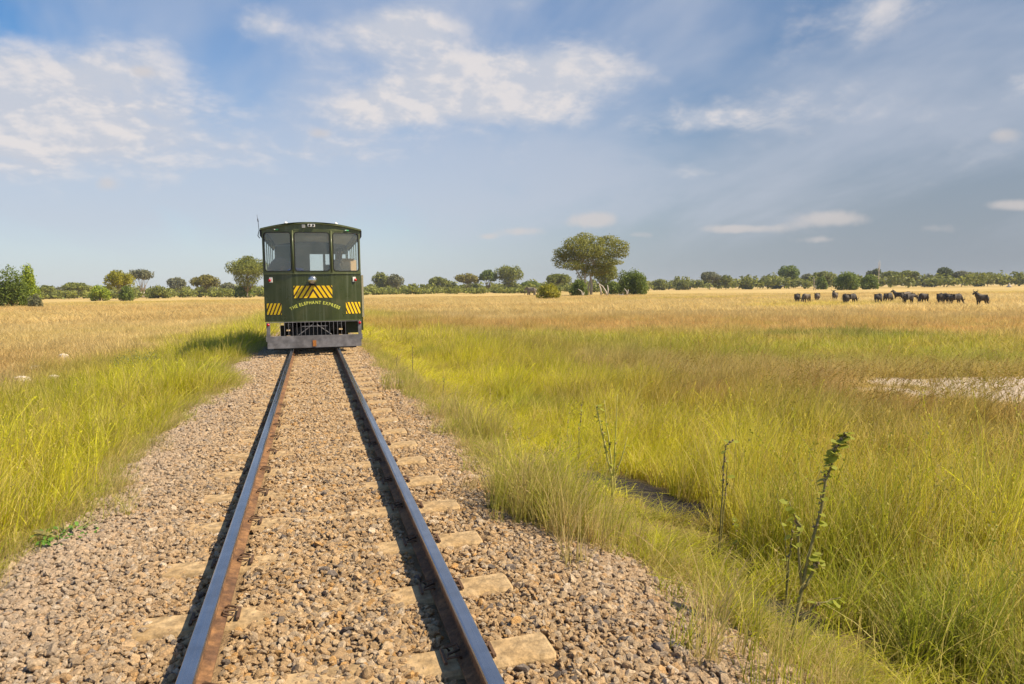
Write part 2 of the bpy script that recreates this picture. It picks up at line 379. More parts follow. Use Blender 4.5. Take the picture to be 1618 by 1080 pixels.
parts = [make_stones(1.3, 10, 1900, .011, .024, .012), make_stones(1.3, 9, 1900, .007, .013, .006), make_stones(10, 20, 1100, .014, .026, .012), make_stones(20, 40, 350, .02, .034, .014)]
P_, R_, S_, T_, I_ = (np.concatenate(q) for q in zip(*parts))
# strip of packed dirt that carries the stones
by = axis([(-4, 1, 1.0), (1, 26, .25), (26, 120, 4.0)]); bx_ = np.linspace(0, 1, 25)
BX = np.stack([left_edge(by)+(right_edge(by)-left_edge(by))*u for u in bx_], 1); BY = np.repeat(by[:, None], 25, 1); BZ = height(BX, BY)-.018
bb = MB(); id2 = np.arange(BX.size).reshape(BX.shape)
bb.v = np.stack([BX, BY, BZ], -1).reshape(-1, 3).tolist(); bb.f = np.stack([id2[:-1, :-1], id2[:-1, 1:], id2[1:, 1:], id2[1:, :-1]], -1).reshape(-1, 4).tolist(); bb.m = [0]*len(bb.f)
bed = tag(bb.build('ballast_bed', principled('ballast_dirt', (.26, .17, .09), 0.95, col2=(.45, .31, .18), scale=22, var=.4, bump=1.0, bscale=25), smooth=True), kind='structure')
dist = np.hypot(P_[:, 0]-CAM[0], P_[:, 1]); vis = np.array([abs((np.array(p)-CAM)@RW) < .72*((np.array(p)-CAM)@FW) and -((np.array(p)-CAM)@UW) < .49*((np.array(p)-CAM)@FW) for p in P_[dist < 4]])
cand = np.where(dist < 4)[0][vis]; score = S_[cand].max(1)/dist[cand]; near_ids = cand[np.argsort(-score)[:300]]
for i in near_ids:
    o = link('stone', stones[int(I_[i])], bed); o.location = P_[i]; o.rotation_euler = R_[i]; o.scale = S_[i]; o['tint'] = [float(v) for v in T_[i]]
rest = np.ones(len(P_), bool); rest[near_ids] = False
tag(scatter('ballast_stones', P_[rest], R_[rest], S_[rest], T_[rest], I_[rest], C_STONE, bed), kind='stuff')

# ------------------------------------------------------------------ railway track
M_RUST = principled('rail_rust', (.12, .06, .03), .85, col2=(.235, .12, .05), scale=9, var=.35, bump=.5, bscale=60)
m = principled('rail_steel', (.34, .37, .42), .30, 1.0, var=.12, scale=3); M_STEEL = m
t = NT(m.node_tree); co = t.n('ShaderNodeTexCoord').outputs['Object']
t.put(m.node_tree.nodes['Principled BSDF'], 'Roughness', t.ss(t.noise(t.vmath('MULTIPLY', co, (60.0, 1.5, 1.0)), 1.0, 4, .6), .3, .7, .17, .38))
M_CONC = principled('sleeper_concrete', (.34, .225, .105), .92, col2=(.42, .295, .155), scale=6, var=.38, bump=.5, bscale=35)
M_DARK = principled('dark_steel', (.035, .026, .02), .7, var=.3, scale=12)
track = tag(empty('railway_track', (0, 0, 0)), 'single straight railway track on concrete sleepers running to the green rail car', 'track')
prof = [(-.060, 0), (.060, 0), (.060, .010), (.012, .026), (.009, .088), (.030, .098), (.0345, .106), (.034, .126), (.030, .133), (.022, .135), (-.022, .135), (-.030, .133), (-.034, .126), (-.0345, .106), (-.030, .098), (-.009, .088), (-.012, .026), (-.060, .010)]
n = len(prof)
for sgn in (-1, 1):
    mb = MB(); yy = list(np.arange(-6, 30, 1.0))+list(np.arange(30, 400, 20.0))
    for y in yy: mb.v += [(sgn*TX+x, y, SL_TOP+z) for x, z in prof]
    for i in range(len(yy)-1):
        for k in range(n):
            k2 = (k+1) % n
            mb.f.append((i*n+k, i*n+k2, (i+1)*n+k2, (i+1)*n+k)); mb.m.append(1 if k in (7, 8, 9, 10, 11) else 0)
    mb.f.append(tuple(range(n))); mb.m.append(0)
    mb.build('rail', [M_RUST, M_STEEL], track, fix=True)
sp = MB()      # tapered concrete sleeper with a worn, rounded outline
for x in (-.95, -.935, -.3, .3, .935, .95):
    e = 0.0 if abs(x) < .94 else .02; dip = .012 if abs(x) < .4 else 0
    sp.v += [(x, -.125+e, -.2), (x, -.105+e, -.018-dip), (x, -.092+e, -dip-e*.4), (x, .092-e, -dip-e*.4), (x, .105-e, -.018-dip), (x, .125-e, -.2)]
for i in range(5):
    for k in range(5): sp.f.append((i*6+k, i*6+k+1, (i+1)*6+k+1, (i+1)*6+k)); sp.m.append(0)
sp.f += [tuple(range(6))[::-1], tuple(range(30, 36))]; sp.m += [0, 0]
ME_SL = sp.mesh('sleeper', M_CONC)
bm = bmesh.new(); bm.from_mesh(ME_SL); bmesh.ops.recalc_face_normals(bm, faces=bm.faces); bm.to_mesh(ME_SL); bm.free()
cl = MB()
cl.tube([(.0, -.055, .0), (.02, -.055, .022), (-.03, -.04, .034), (-.034, .0, .03), (.018, .012, .022), (.026, .04, .02), (-.02, .055, .03), (-.034, .05, .018)], .0058, 6)
M_CLIP = principled('rusty_clip', (.10, .055, .03), .8, var=.3, scale=30)
ME_CL = cl.mesh('rail_clip', M_CLIP, True)
ME_PAD = MB().box((0, 0, 0), (.014, .12, .012)).mesh('shoulder', M_CLIP)
for k in range(-6, 62):
    y = SL_Y0+k*SL_STEP+.112
    s = link('sleeper', ME_SL, track, (random.uniform(-.012, .012), y, SL_TOP+random.uniform(-.004, .002))); s.rotation_euler = (0, 0, random.uniform(-.008, .008))
    if -1 <= k < 12:
        for sg in (-1, 1):
            for e in (-1, 1):
                c = link('rail_clip', ME_CL, s, (sg*TX+e*.072, 0, .0)); c.rotation_euler = (0, 0, 0 if e > 0 else math.pi)
                link('clip_shoulder', ME_PAD, s, (sg*TX+e*.108, 0, .008))

# ------------------------------------------------------------------ rail car
CAR_Y = 17.95; CL = 6.1
def paint(name, col, rough=.32, dirt=.9):
    """enamel with rain streaks and road dust"""
    m = bpy.data.materials.new(name); m.use_nodes = True; t = NT(m.node_tree); b = m.node_tree.nodes['Principled BSDF']
    co = t.n('ShaderNodeTexCoord').outputs['Object']
    st = t.ss(t.noise(t.vmath('MULTIPLY', co, (14.0, 14.0, .7)), 1.0, 5, .6), .48, .75, 0, dirt*.30); du = t.ss(t.noise(co, 2.2, 6, .6), .45, .8, 0, dirt*.35)
    c = t.mix(st, tuple(col), (.20, .22, .15)); c = t.mix(du, c, (.16, .14, .07)); t.put(b, 'Base Color', c)
    t.put(b, 'Roughness', t.ss(t.noise(co, 5, 5), .3, .7, rough*.8, rough*1.5)); t.put(b, 'Coat Weight', .12); t.put(b, 'Coat Roughness', .15)
    bn = t.n('ShaderNodeBump'); t.put(bn, 'Strength', .12); t.put(bn, 'Distance', .02); t.put(bn, 'Height', t.noise(co, 2.5, 3)); t.put(b, 'Normal', bn.outputs[0])
    return m
M_GREEN = paint('green_enamel', (.034, .046, .008)); M_GREEN2 = paint('green_trim', (.080, .095, .030), .4)
M_BLACK = principled('black_rubber', (.012, .012, .012), .6, var=.2); M_CHASS = principled('greasy_black', (.012, .011, .010), .8, var=.4, scale=6)
M_GREY = principled('grey_primer_steel', (.12, .115, .12), .6, .0, col2=(.19, .182, .19), scale=3, var=.25); M_RUSTO = principled('orange_rust', (.40, .15, .03), .9, var=.4, scale=20)
M_YEL = principled('yellow_paint', (.86, .56, .005), .45, var=.08); M_MAR = principled('maroon_paint', (.045, .012, .015), .5); M_TXT = principled('pale_yellow_paint', (.62, .64, .10), .5)
M_WHT = principled('white_plastic', (.78, .76, .72), .4, var=.05); M_RED = principled('red_lens', (.50, .012, .02), .2); M_GRN = principled('green_lens', (.06, .36, .14), .25); M_CHR = principled('chrome', (.72, .72, .70), .18, 1.0, var=.1)
M_CEIL = principled('ceiling_board', (.60, .55, .46), .8, var=.05); M_SEAT = principled('seat_vinyl', (.045, .05, .052), .6, var=.2); M_INT = principled('inner_panel', (.085, .105, .105), .7, var=.1); M_LITBOARD = principled('side_board', (.40, .36, .24), .7, var=.15)
m = bpy.data.materials.new('window_glass'); m.use_nodes = True; t = NT(m.node_tree); m.node_tree.nodes.clear()
tr_ = t.n('ShaderNodeBsdfTransparent'); t.put(tr_, 'Color', (.90, .93, .92, 1)); gl = t.n('ShaderNodeBsdfGlossy'); t.put(gl, 'Roughness', .03); t.put(gl, 'Color', (.9, .93, .95, 1))
df = t.n('ShaderNodeBsdfDiffuse'); t.put(df, 'Color', (.42, .42, .38, 1))
fr = t.n('ShaderNodeFresnel'); t.put(fr, 'IOR', 1.5); mx = t.n('ShaderNodeMixShader'); t.put(mx, 0, t.math('ADD', t.math('MULTIPLY', fr.outputs[0], 1.0), .02))
dm = t.n('ShaderNodeMixShader'); t.put(dm, 0, t.ss(t.noise(t.n('ShaderNodeTexCoord').outputs['Object'], 3, 5), .3, .8, .06, .14))       # film of dust on the glass
L_ = m.node_tree.links; L_.new(tr_.outputs[0], dm.inputs[1]); L_.new(df.outputs[0], dm.inputs[2]); L_.new(dm.outputs[0], mx.inputs[1]); L_.new(gl.outputs[0], mx.inputs[2]); o_ = t.n('ShaderNodeOutputMaterial'); L_.new(mx.outputs[0], o_.inputs[0])
M_GLASS = m
HWB = 1.19
car = tag(empty('rail_car', (0, CAR_Y, RAIL_Z)), 'dark green rail car with curved front windows and yellow hazard stripes on the track', 'rail car')
def bow(x):
    a = abs(x); s = .30
    return 0.0 if a < .38 else (s*(a-.38)**2/(2*.20) if a < .58 else s*.10+s*(a-.58))
def bn_(x):
    e = 1e-3; d = (bow(x+e)-bow(x-e))/(2*e); n_ = Vector((d, -1, 0)).normalized(); return n_
def P(x, z, o=0.0):
    n_ = bn_(x); return (x+n_.x*o, bow(x)+n_.y*o, z)
def strip(name, mat, x0, x1, z0f, z1f, th=.05, parent=None, nx_=22, smooth=False, off=0.0):
    """curved front sheet between two height functions"""
    mb = MB(); N = nx_+1
    for o in (off, off-th):
        for zf in (z0f, z1f):
            for i in range(N): x = x0+(x1-x0)*i/nx_; mb.v.append(P(x, zf(x), o))
    for i in range(nx_):
        mb.f += [(i, i+1, N+i+1, N+i), (2*N+i+1, 2*N+i, 3*N+i, 3*N+i+1), (N+i, N+i+1, 3*N+i+1, 3*N+i), (i+1, i, 2*N+i, 2*N+i+1)]
    mb.f += [(0, N, 3*N, 2*N), (nx_, 2*N+nx_, 3*N+nx_, N+nx_)]; mb.m = [0]*len(mb.f)
    return mb.build(name, mat, parent or car)
roofz = lambda x: 3.18-.155*(x/1.24)**2
SILL, WTOP = 1.93, 2.985
strip('front_panel', M_GREEN, -HWB, HWB, lambda x: .735, lambda x: SILL-.03)
strip('window_sill', M_GREEN2, -HWB, HWB, lambda x: SILL-.028, lambda x: SILL+.005, .09, off=.022)
strip('front_header', M_GREEN2, -HWB-.01, HWB+.01, lambda x: WTOP, lambda x: roofz(x)-.004, .06, off=.012)
strip('lower_lip', M_GREEN2, -HWB, HWB, lambda x: .715, lambda x: .738, .07, off=.012)
def front_window(x0, x1, z0, z1, r=.075):
    """flat facet: painted frame plate with a rounded opening, rubber gasket and pane"""
    A = Vector((x0, bow(x0), 0)); Bv = Vector((x1, bow(x1), 0)); ux = (Bv-A).normalized(); nn = Vector((ux.y, -ux.x, 0)); Wd = (Bv-A).length
    def pt(u, z, o): q = A+ux*u+nn*o; return (q.x, q.y, z)
    def ring(ins, rr, k=7):
        out = []
        for cx, cz, a0 in ((Wd-ins-rr, z1-ins-rr, 0), (ins+rr, z1-ins-rr, 90), (ins+rr, z0+ins+rr, 180), (Wd-ins-rr, z0+ins+rr, 270)):
            out += [(cx+rr*math.cos(R(a0+90*i/(k-1))), cz+rr*math.sin(R(a0+90*i/(k-1)))) for i in range(k)]
        return out
    def outer(k=7):
        out = []
        for cx, cz in ((Wd, z1), (0, z1), (0, z0), (Wd, z0)): out += [(cx, cz)]*k
        return out
    def band(name, r0, r1, o0, o1, mat, par):
        mb = MB(); n_ = len(r0)
        for rg in (r0, r1):
            for o in (o0, o1): mb.v += [pt(u, z, o) for u, z in rg]
        for i in range(n_):
            j = (i+1) % n_
            mb.f += [(i, j, 2*n_+j, 2*n_+i), (n_+j, n_+i, 3*n_+i, 3*n_+j), (2*n_+i, 2*n_+j, 3*n_+j, 3*n_+i), (j, i, n_+i, n_+j)]
        mb.m = [0]*len(mb.f); return mb.build(name, mat, par)
    f = band('window_frame', outer(), ring(.036, r), .010, -.05, M_GREEN2, car)
    band('gasket', ring(.034, r), ring(.052, r*.85), .020, -.03, M_BLACK, f)
    rg = ring(.045, r*.9); mb = MB(); n_ = len(rg); mb.v = [pt(u, z, -.008) for u, z in rg]+[pt(u, z, -.014) for u, z in rg]
    mb.f = [tuple(range(n_)), tuple(range(2*n_-1, n_-1, -1))]+[(i, i+n_, (i+1) % n_+n_, (i+1) % n_) for i in range(n_)]; mb.m = [0]*len(mb.f); mb.build('pane', M_GLASS, f)
front_window(-.462, .462, SILL+.006, WTOP-.002); front_window(-HWB+.002, -.466, SILL+.006, WTOP-.002); front_window(.466, HWB-.002, SILL+.006, WTOP-.002)
for s in (-1, 1): MB().tube([(s*.464, bow(.464)-.012, SILL+.01), (s*.464, bow(.464)-.012, WTOP)], .017, 8).build('mullion', M_GREEN2, car, True)
# roof, gutters, ceiling
rf = MB(); xs_ = np.linspace(-1.225, 1.225, 25); out = [(x, roofz(x)+.012) for x in xs_]+[(x, roofz(x)-.03) for x in xs_[::-1]]
rf.prism(out, .0, CL+.05)
rfv = [(x, y+(bow(min(abs(x), 1.19))-.06 if y < .01 else 0), z) for x, y, z in rf.v]; rf.v = rfv
roof = rf.build('roof', M_GREEN2, car, fix=True)
MB().prism([(x, roofz(x)-.036) for x in xs_[1:-1]]+[(x, roofz(x)-.052) for x in xs_[1:-1][::-1]], .32, CL-.03).build('ceiling', M_CEIL, car, fix=True)
for s in (-1, 1):
    MB().prism([(s*1.195, 2.80), (s*1.235, 2.86), (s*1.24, 3.01), (s*1.195, 3.02)], .20, CL).build('gutter', M_BLACK, roof, fix=True)
yb = bow(HWB)
# side walls with window openings
for s in (-1, 1):
    X_ = s*(HWB-.025)
    MB().box((X_, (yb+CL)/2+.03, 1.335), (.05, CL-yb-.06, 1.19)).build('side_wall', M_GREEN, car)
    MB().box((X_, (yb+CL)/2+.03, 2.93), (.05, CL-yb-.06, .14)).build('side_header', M_GREEN2, car)
    MB().box((X_-s*.028, (yb+CL)/2+.03, 1.335), (.005, CL-yb-.3, 1.15)).build('side_lining', M_INT, car)
    py_ = [yb+.03, yb+1.35, yb+2.3, yb+3.25, yb+4.2, CL-.03]
    for y in py_: MB().box((X_, y, 2.395), (.022, .05, .93)).build('window_post', M_GREEN2, car)
# rear wall with door window and side window
for nm, cx, cz, w, h in (('rear_panel', -.62, 1.99, 1.10, 1.98), ('rear_panel', .145, 1.60, .42, 1.12), ('rear_panel', .77, 1.70, .82, 1.32), ('rear_header', .555, 2.85, 1.25, .28), ('rear_post', .395, 2.435, .078, .54), ('rear_post', .80, 2.535, .09, .34), ('rear_post', 1.14, 2.535, .08, .34)):
    MB().box((cx, CL-.03, cz), (w, .05, h)).build(nm, M_INT, car)
MB().prism([(-1.16, 2.985)]+[(1.16, 2.985)]+[(x, roofz(x)-.034) for x in np.linspace(1.16, -1.16, 15)], CL-.055, CL-.005).build('rear_gable', M_INT, car, fix=True)
MB().box((0, (CL+.3)/2, .80), (2.26, CL-.4, .10)).build('floor', M_INT, car)
MB().box((0, .48, 1.97), (2.1, .32, .05)).build('dashboard', M_SEAT, car)
MB().box((0, .60, 1.40), (2.1, .05, 1.08)).build('bulkhead', M_INT, car)
for x, y in ((-.72, 1.6), (-.72, 2.7), (.72, 2.9), (-.72, 3.8), (.72, 4.0), (.72, 1.55)):
    st = MB().box((x, y-.05, 1.50), (.50, .48, .13)).build('seat', M_SEAT, car); bk = MB(); bk.prism([(x-.25, 1.56), (x+.25, 1.56), (x+.25, 2.12), (x+.20, 2.22), (x-.20, 2.22), (x-.25, 2.12)], y+.20, y+.31).build('backrest', M_SEAT, st, fix=True)
    MB().box((x, y, 1.14), (.12, .3, .58)).build('pedestal', M_CHASS, st)
# lamps and fittings on the front
for s, x in ((-1, -.83), (1, .85)):
    MB().tube([P(x-.05, roofz(x)-.105, .022), P(x+.05, roofz(x)-.105, .022)], .018, 8).build('marker_lamp', M_GRN, car, True)
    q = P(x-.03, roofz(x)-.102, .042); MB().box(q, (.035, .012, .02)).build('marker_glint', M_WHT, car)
tw = MB().box(P(-.0, 3.11, .03), (.175, .05, .07)).build('twin_lamp', M_WHT, car)
for x in (-.042, .042): q = P(x, 3.11, .056); MB().tube([q, (q[0], q[1]-.012, q[2])], [.027, .024], 10).build('lens', M_BLACK, tw, True)
vt = MB().box(P(-.19, 3.09, .028), (.075, .04, .075)).build('vent', M_WHT, car)
for x in (-.024, 0, .024): MB().box(P(-.19+x, 3.09, .05), (.008, .006, .06)).build('vent_slot', M_CHASS, vt)
for x in (-.61, .60): MB().tube([(x, .12, roofz(x)+.008), (x, .12, roofz(x)+.04), (x, .12, roofz(x)+.065)], [.05, .045, .015], 10).build('roof_lamp', M_WHT, roof, True)
hl = MB(); hl.tube([P(-.02, 1.755, .0), P(-.02, 1.755, .10), P(-.02, 1.755, .15)], [.05, .095, .10], 18); hl = hl.build('headlamp', M_CHR, car, True)
mb = MB(); q = P(-.02, 1.755, .15); mb.tube([q, (q[0], q[1]-.02, q[2]), (q[0], q[1]-.032, q[2])], [.092, .07, .01], 18); mb.build('lens', principled('lamp_glass', (.55, .55, .53), .12, .8, var=.3, scale=25), hl, True)
mb = MB(); mb.box(P(-.02, 1.64, .06), (.16, .10, .05)); mb.tube([P(-.075, 1.64, .10), P(-.075, 1.70, .12)], .014, 6); mb.tube([P(.035, 1.64, .10), P(.035, 1.70, .12)], .014, 6); mb.build('bracket', M_CHASS, hl)
for x, sg in ((-1.03, 1), (1.03, -1)):
    tl = MB().box(P(x+.02*sg, 1.765, .012), (.075, .03, .125), rz=math.atan(.3)*(1 if x > 0 else -1)).build('tail_lamp', M_WHT, car); MB().tube([P(x-.005*sg, 1.75, .03), P(x-.005*sg, 1.75, .055)], [.037, .03], 12).build('lens', M_RED, tl, True)
# hazard stripes (flat paint)
def clip_poly(poly, x0, x1):
    for ax, sg in ((x0, 1), (x1, -1)):
        o = []
        for i in range(len(poly)):
            a, b_ = poly[i], poly[(i+1) % len(poly)]; ia, ib = sg*(a[0]-ax) >= 0, sg*(b_[0]-ax) >= 0
            if ia: o.append(a)
            if ia != ib: u = (ax-a[0])/(b_[0]-a[0]); o.append((ax, a[1]+(b_[1]-a[1])*u))
        poly = o
        if not poly: return []
    return poly
def decal(name, poly, mat, par, o0):
    mb = MB(); n_ = len(poly); mb.v = [P(x, z, o0) for x, z in poly]+[P(x, z, o0-.0016) for x, z in poly]
    mb.f = [tuple(range(n_)), tuple(range(2*n_-1, n_-1, -1))]+[(i, i+n_, (i+1) % n_+n_, (i+1) % n_) for i in range(n_)]; mb.m = [0]*len(mb.f)
    return mb.build(name, mat, par, fix=True)
def hazard(x0, x1, z0, z1, mode):
    nseg = 6; mbp = decal('hazard_panel', [(x0, z0)]+[(x0+(x1-x0)*i/nseg, z0) for i in range(1, nseg+1)]+[(x1-(x1-x0)*i/nseg, z1) for i in range(nseg+1)], M_MAR, car, .003)
    h = z1-z0
    if mode == 'V':
        c = (x0+x1)/2; sl = .50*h/.30; w = .076; p_ = .118; sh = .19
        decal('stripe', [(c-.10, z0), (c+.10, z0), (c, z0+.165)], M_YEL, mbp, .0056)
        for k in range(6):
            a = .155+k*p_
            for s in (-1, 1):
                q = [(c+s*a, z0), (c+s*(a+w), z0), (c+s*(a+w-sh), z1), (c+s*(a-sh), z1)]
                if k == 0: q = [(c+s*a, z0), (c+s*(a+w), z0), (c+s*.035, z1), (c, z1), (c, z0+.245)]
                q = clip_poly(q, x0, c) if s < 0 else clip_poly(q, c, x1)
                if len(q) > 2: decal('stripe', q, M_YEL, mbp, .0056)
    else:
        for k in range(-3, 9):
            a = x0-.02+k*.088; sh = .115 if mode == 'R' else -.115
            q = clip_poly([(a, z0), (a+.052, z0), (a+.052+sh, z1), (a+sh, z1)], x0, x1)
            if len(q) > 2: decal('stripe', q, M_YEL, mbp, .0056)
hazard(-.475, .455, 1.305, 1.61, 'V'); hazard(-1.135, -.785, .895, 1.18, 'R'); hazard(.785, 1.15, .885, 1.18, 'L')
# lettering on an arc
def glyph(ch):
    cu = bpy.data.curves.new('g', 'FONT'); cu.body = ch; cu.size = .135; cu.offset = .0035; cu.extrude = .0; o = bpy.data.objects.new('g', cu); COL.objects.link(o)
    dg = bpy.context.evaluated_depsgraph_get(); me = bpy.data.meshes.new_from_object(o.evaluated_get(dg)); bpy.data.objects.remove(o)
    vs = [tuple(v.co) for v in me.vertices]; fs = [tuple(p.vertices) for p in me.polygons]; bpy.data.meshes.remove(me); return vs, fs
txt = 'THE ELEPHANT EXPRESS'; gl_ = {}; wid = []
for ch in txt:
    if ch == ' ': wid.append(.045); continue
    if ch not in gl_: gl_[ch] = glyph(ch)
    wid.append(max(v[0] for v in gl_[ch][0])+.016)
tot = sum(wid); X0, X1 = -.575, .635; sc_ = 1.0; u = 0.0; Rad = 1.18; xc = (X0+X1)/2; zc_ = 1.155-Rad; ang_tot = 2*math.asin((X1-X0)/2/(Rad+.03))
let = MB()
for ch, w in zip(txt, wid):
    if ch != ' ':
        vs, fs = gl_[ch]; a0 = -ang_tot/2+ang_tot*(u+w/2)/tot; kx = ang_tot*Rad/tot*1.0; pts = []
        # small slab serifs at the foot and head of each stem
        for vx, vy, _ in vs:
            lx = (vx-w/2)*kx; ly = vy*.80; xx = xc+math.sin(a0)*(Rad+ly)+math.cos(a0)*lx; zz = zc_+math.cos(a0)*(Rad+ly)-math.sin(a0)*lx; pts.append(P(xx, zz, .004))
        let.add(pts, fs)
    u += w
let.build('lettering', M_TXT, car)
# bumper frame, cow-catcher bars and coupling plate
bp = MB(); bp.box((0, -.18, .155), (2.26, .09, .17)); bp.build('bumper_beam', M_GREY, car); MB().box((0, -.165, .305), (2.32, .10, .125)).build('bumper_beam', M_GREY, car)
MB().box((0, -.13, .055), (2.0, .05, .045)).build('bumper_beam', M_CHASS, car)
for s in (-1, 1):
    MB().box((s*1.10, -.165, .54), (.085, .08, .345)).build('bumper_post', M_GREY, car); MB().tube([(s*1.10, -.205, .66), (s*1.10, -.225, .66)], [.036, .03], 10).build('reflector', M_RED, car, True)
    MB().box((s*.62, .35, .62), (.07, .95, .07)).build('bumper_stay', M_CHASS, car)
MB().box((-.02, -.232, .175), (.085, .014, .15)).build('coupling_plate', M_RUSTO, car)
for i in range(17):
    x = -.82+i*.098; MB().box((x, -.165, .54), (.010, .010, .35)).build('grille_bar', M_GREY, car)
for z in (.71, .60): MB().box((0, -.16, z), (2.12 if z > .7 else .62, .018, .016)).build('grille_rail', M_GREY, car)
for s in (-1, 1): MB().tube([(s*.05, -.15, .64), (s*.40, -.15, .38)], .012, 6).build('grille_brace', M_GREY, car)
# running gear
MB().box((0, CL/2+.1, .64), (1.5, CL-.3, .16)).build('chassis', M_CHASS, car); MB().box((-.05, 1.9, .43), (.85, 1.6, .42)).build('engine_block', M_CHASS, car)
MB().box((-.05, .40, .50), (.9, .3, .36)).build('gearbox', M_CHASS, car); MB().box((.98, 1.3, .53), (.34, .9, .36)).build('fuel_tank', principled('tank_green', (.03, .045, .02), .6, var=.3), car)
for y in (1.15, 4.9):
    for s in (-1, 1):
        w = MB(); w.tube([(s*(TX-.045), y, .36), (s*(TX-.04), y, .36), (s*(TX-.035), y, .36), (s*(TX+.05), y, .36), (s*(TX+.055), y, .36)], [.30, .395, .395, .362, .30], 28); w.build('wheel', M_CHASS, car, True)
        MB().box((s*.80, y, .42), (.14, .34, .30)).build('axle_box', M_CHASS, car)
    MB().tube([(-.8, y, .36), (.8, y, .36)], .06, 10).build('axle', M_CHASS, car, True)
# right side step board, sunlit beige put into its colour, and the aerial
MB().box((1.245, .75, 1.33), (.05, .5, 1.10)).build('side_board', M_LITBOARD, car); MB().box((1.22, .9, .60), (.06, .4, .36)).build('step', M_GREEN, car)
MB().tube([(-1.24, .22, 2.80), (-1.28, .22, 2.86), (-1.25, .22, 3.0), (-1.262, .22, 3.2), (-1.285, .22, 3.38)], [.010, .010, .007, .006, .003], 6).build('aerial', M_BLACK, car, True)
MB().tube([(-1.262, .22, 3.20), (-1.272, .22, 3.28)], .012, 6).build('aerial_coil', M_BLACK, car, True)
# loose things on the dash
DZ = RAIL_Z+1.996
def ob(name, mb, mat, loc, label, cat, smooth=False): o = mb.build(name, mat, None, smooth, loc); return tag(o, label, cat)
cb = MB(); cb.box((0, 0, .13), (.36, .18, .28), rz=.2); cb.add([(-.19, -.14, .24), (.10, -.13, .24), (.16, -.22, .30), (-.15, -.24, .31)], [(0, 1, 2, 3)]); cb.add([(-.16, -.02, .24), (-.16, -.15, .0), (-.24, -.13, .16)], [(0, 1, 2)])
ob('cardboard_box', cb, principled('cardboard', (.80, .54, .31), .8, var=.1), (.90, CAR_Y+.46, DZ), 'tan cardboard box on the dashboard behind the right windscreen', 'box')
bl = MB()
for k, (q, z) in enumerate(((1, 0), (.95, .04), (.7, .065), (.2, .075))): bl.v += [(math.cos(6.283*i/12)*.20*q*(1+.15*math.sin(i*2.3)), math.sin(6.283*i/12)*.09*q, z+.008*math.sin(i*1.7)) for i in range(12)]
for k in range(3): bl.f += [(k*12+i, k*12+(i+1) % 12, k*12+12+(i+1) % 12, k*12+12+i) for i in range(12)]
bl.f += [tuple(range(36, 48)), tuple(range(12))[::-1]]; bl.m = [0]*len(bl.f)
ob('blue_cloth', bl, principled('blue_cotton', (.05, .10, .62), .8, var=.15), (-.42, CAR_Y+.42, DZ), 'crumpled blue cloth on the dashboard behind the left mullion', 'cloth', True)
gb = MB()
for k, (q, z) in enumerate(((1, 0), (1.05, .10), (.85, .22), (.5, .30), (.15, .33))): gb.v += [(math.cos(6.283*i/14)*.27*q*(1+.10*math.sin(i*2.9+k)), math.sin(6.283*i/14)*.13*q, z+.012*math.sin(i*1.3+k)) for i in range(14)]
for k in range(4): gb.f += [(k*14+i, k*14+(i+1) % 14, k*14+14+(i+1) % 14, k*14+14+i) for i in range(14)]
gb.f += [tuple(range(56, 70)), tuple(range(14))[::-1]]; gb.m = [0]*len(gb.f)
ob('grey_bag', gb, principled('grey_canvas', (.20, .17, .155), .9, col2=(.40, .22, .19), scale=4, lo=.55, hi=.7), (-.80, CAR_Y+.50, DZ), 'slumped grey bag on the dashboard behind the left windscreen', 'bag', True)
# ------------------------------------------------------------------ grass
def tuft(seed, nb, rad, h0, h1, w, lean, segs=4, seedheads=0, droop=0.5):
    r_ = random.Random(seed); mb = MB()
    for i in range(nb):
        a = r_.uniform(0, 6.283); q = rad*math.sqrt(r_.random()); bx, by_ = q*math.cos(a), q*math.sin(a)
        h = r_.uniform(h0, h1)*(1-.25*(q/rad)**2); la = r_.gauss(0, 1.4)
        lm = abs(r_.gauss(lean, lean*.5))*h; dx, dy_ = math.cos(la)*lm+bx*.5, math.sin(la)*lm+by_*.5
        fa = r_.uniform(0, 3.14159); wx, wy = math.cos(fa)*w*.5, math.sin(fa)*w*.5; b = len(mb.v)
        head = i < seedheads; dr = droop*lm*lm/max(h, .01)
        for k in range(segs+1):
            u = k/segs; x, y, z = bx+dx*u**1.8, by_+dy_*u**1.8, h*u-dr*u**3
            ww = (1-.85*u) if not head else .55
            mb.v += [(x-wx*ww, y-wy*ww, z), (x+wx*ww, y+wy*ww, z)]
        for k in range(segs): mb.f.append((b+2*k, b+2*k+1, b+2*k+3, b+2*k+2)); mb.m.append(0)
        if head:                                   # nodding seed plume of small spikelets
            for j in range(16 if seedheads >= 10 else 7):
                u = 1-.022*j; x, y, z = bx+dx*u**1.8, by_+dy_*u**1.8, h*u-dr*u**3
                s = (.011 if seedheads >= 10 else .007)+.005*r_.random(); b = len(mb.v); ex, ey = r_.uniform(-s, s), r_.uniform(-s, s)
                mb.v += [(x, y, z), (x+ex, y+ey, z-s*.3), (x+ex*1.5+dx*.03, y+ey*1.5+dy_*.03, z+s*.9), (x+ex*.3, y+ey*.3, z+s*.8)]
                mb.f.append((b, b+1, b+2, b+3)); mb.m.append(0)
    return mb
M_GRASS = leafmat('grass_blades', (.10, .13, .02), (.66, .52, .20), .5, .5, inst=True)
def tset(name, specs): return variants(name, [tuft(*s).mesh('grass_tuft', M_GRASS) for s in specs])
C_NEAR = tset('tuft_near', [(k, 28, .10, .22, .70, .0098, .46, 5, 0, .5) for k in range(6)]+[(20+k, 22, .08, .42, .92, .0078, .30, 5, 4, .4) for k in range(4)])
C_SHORT = tset('tuft_short', [(40+k, 40, .10, .10, .30, .0045, .65, 4, 0, .8) for k in range(6)])
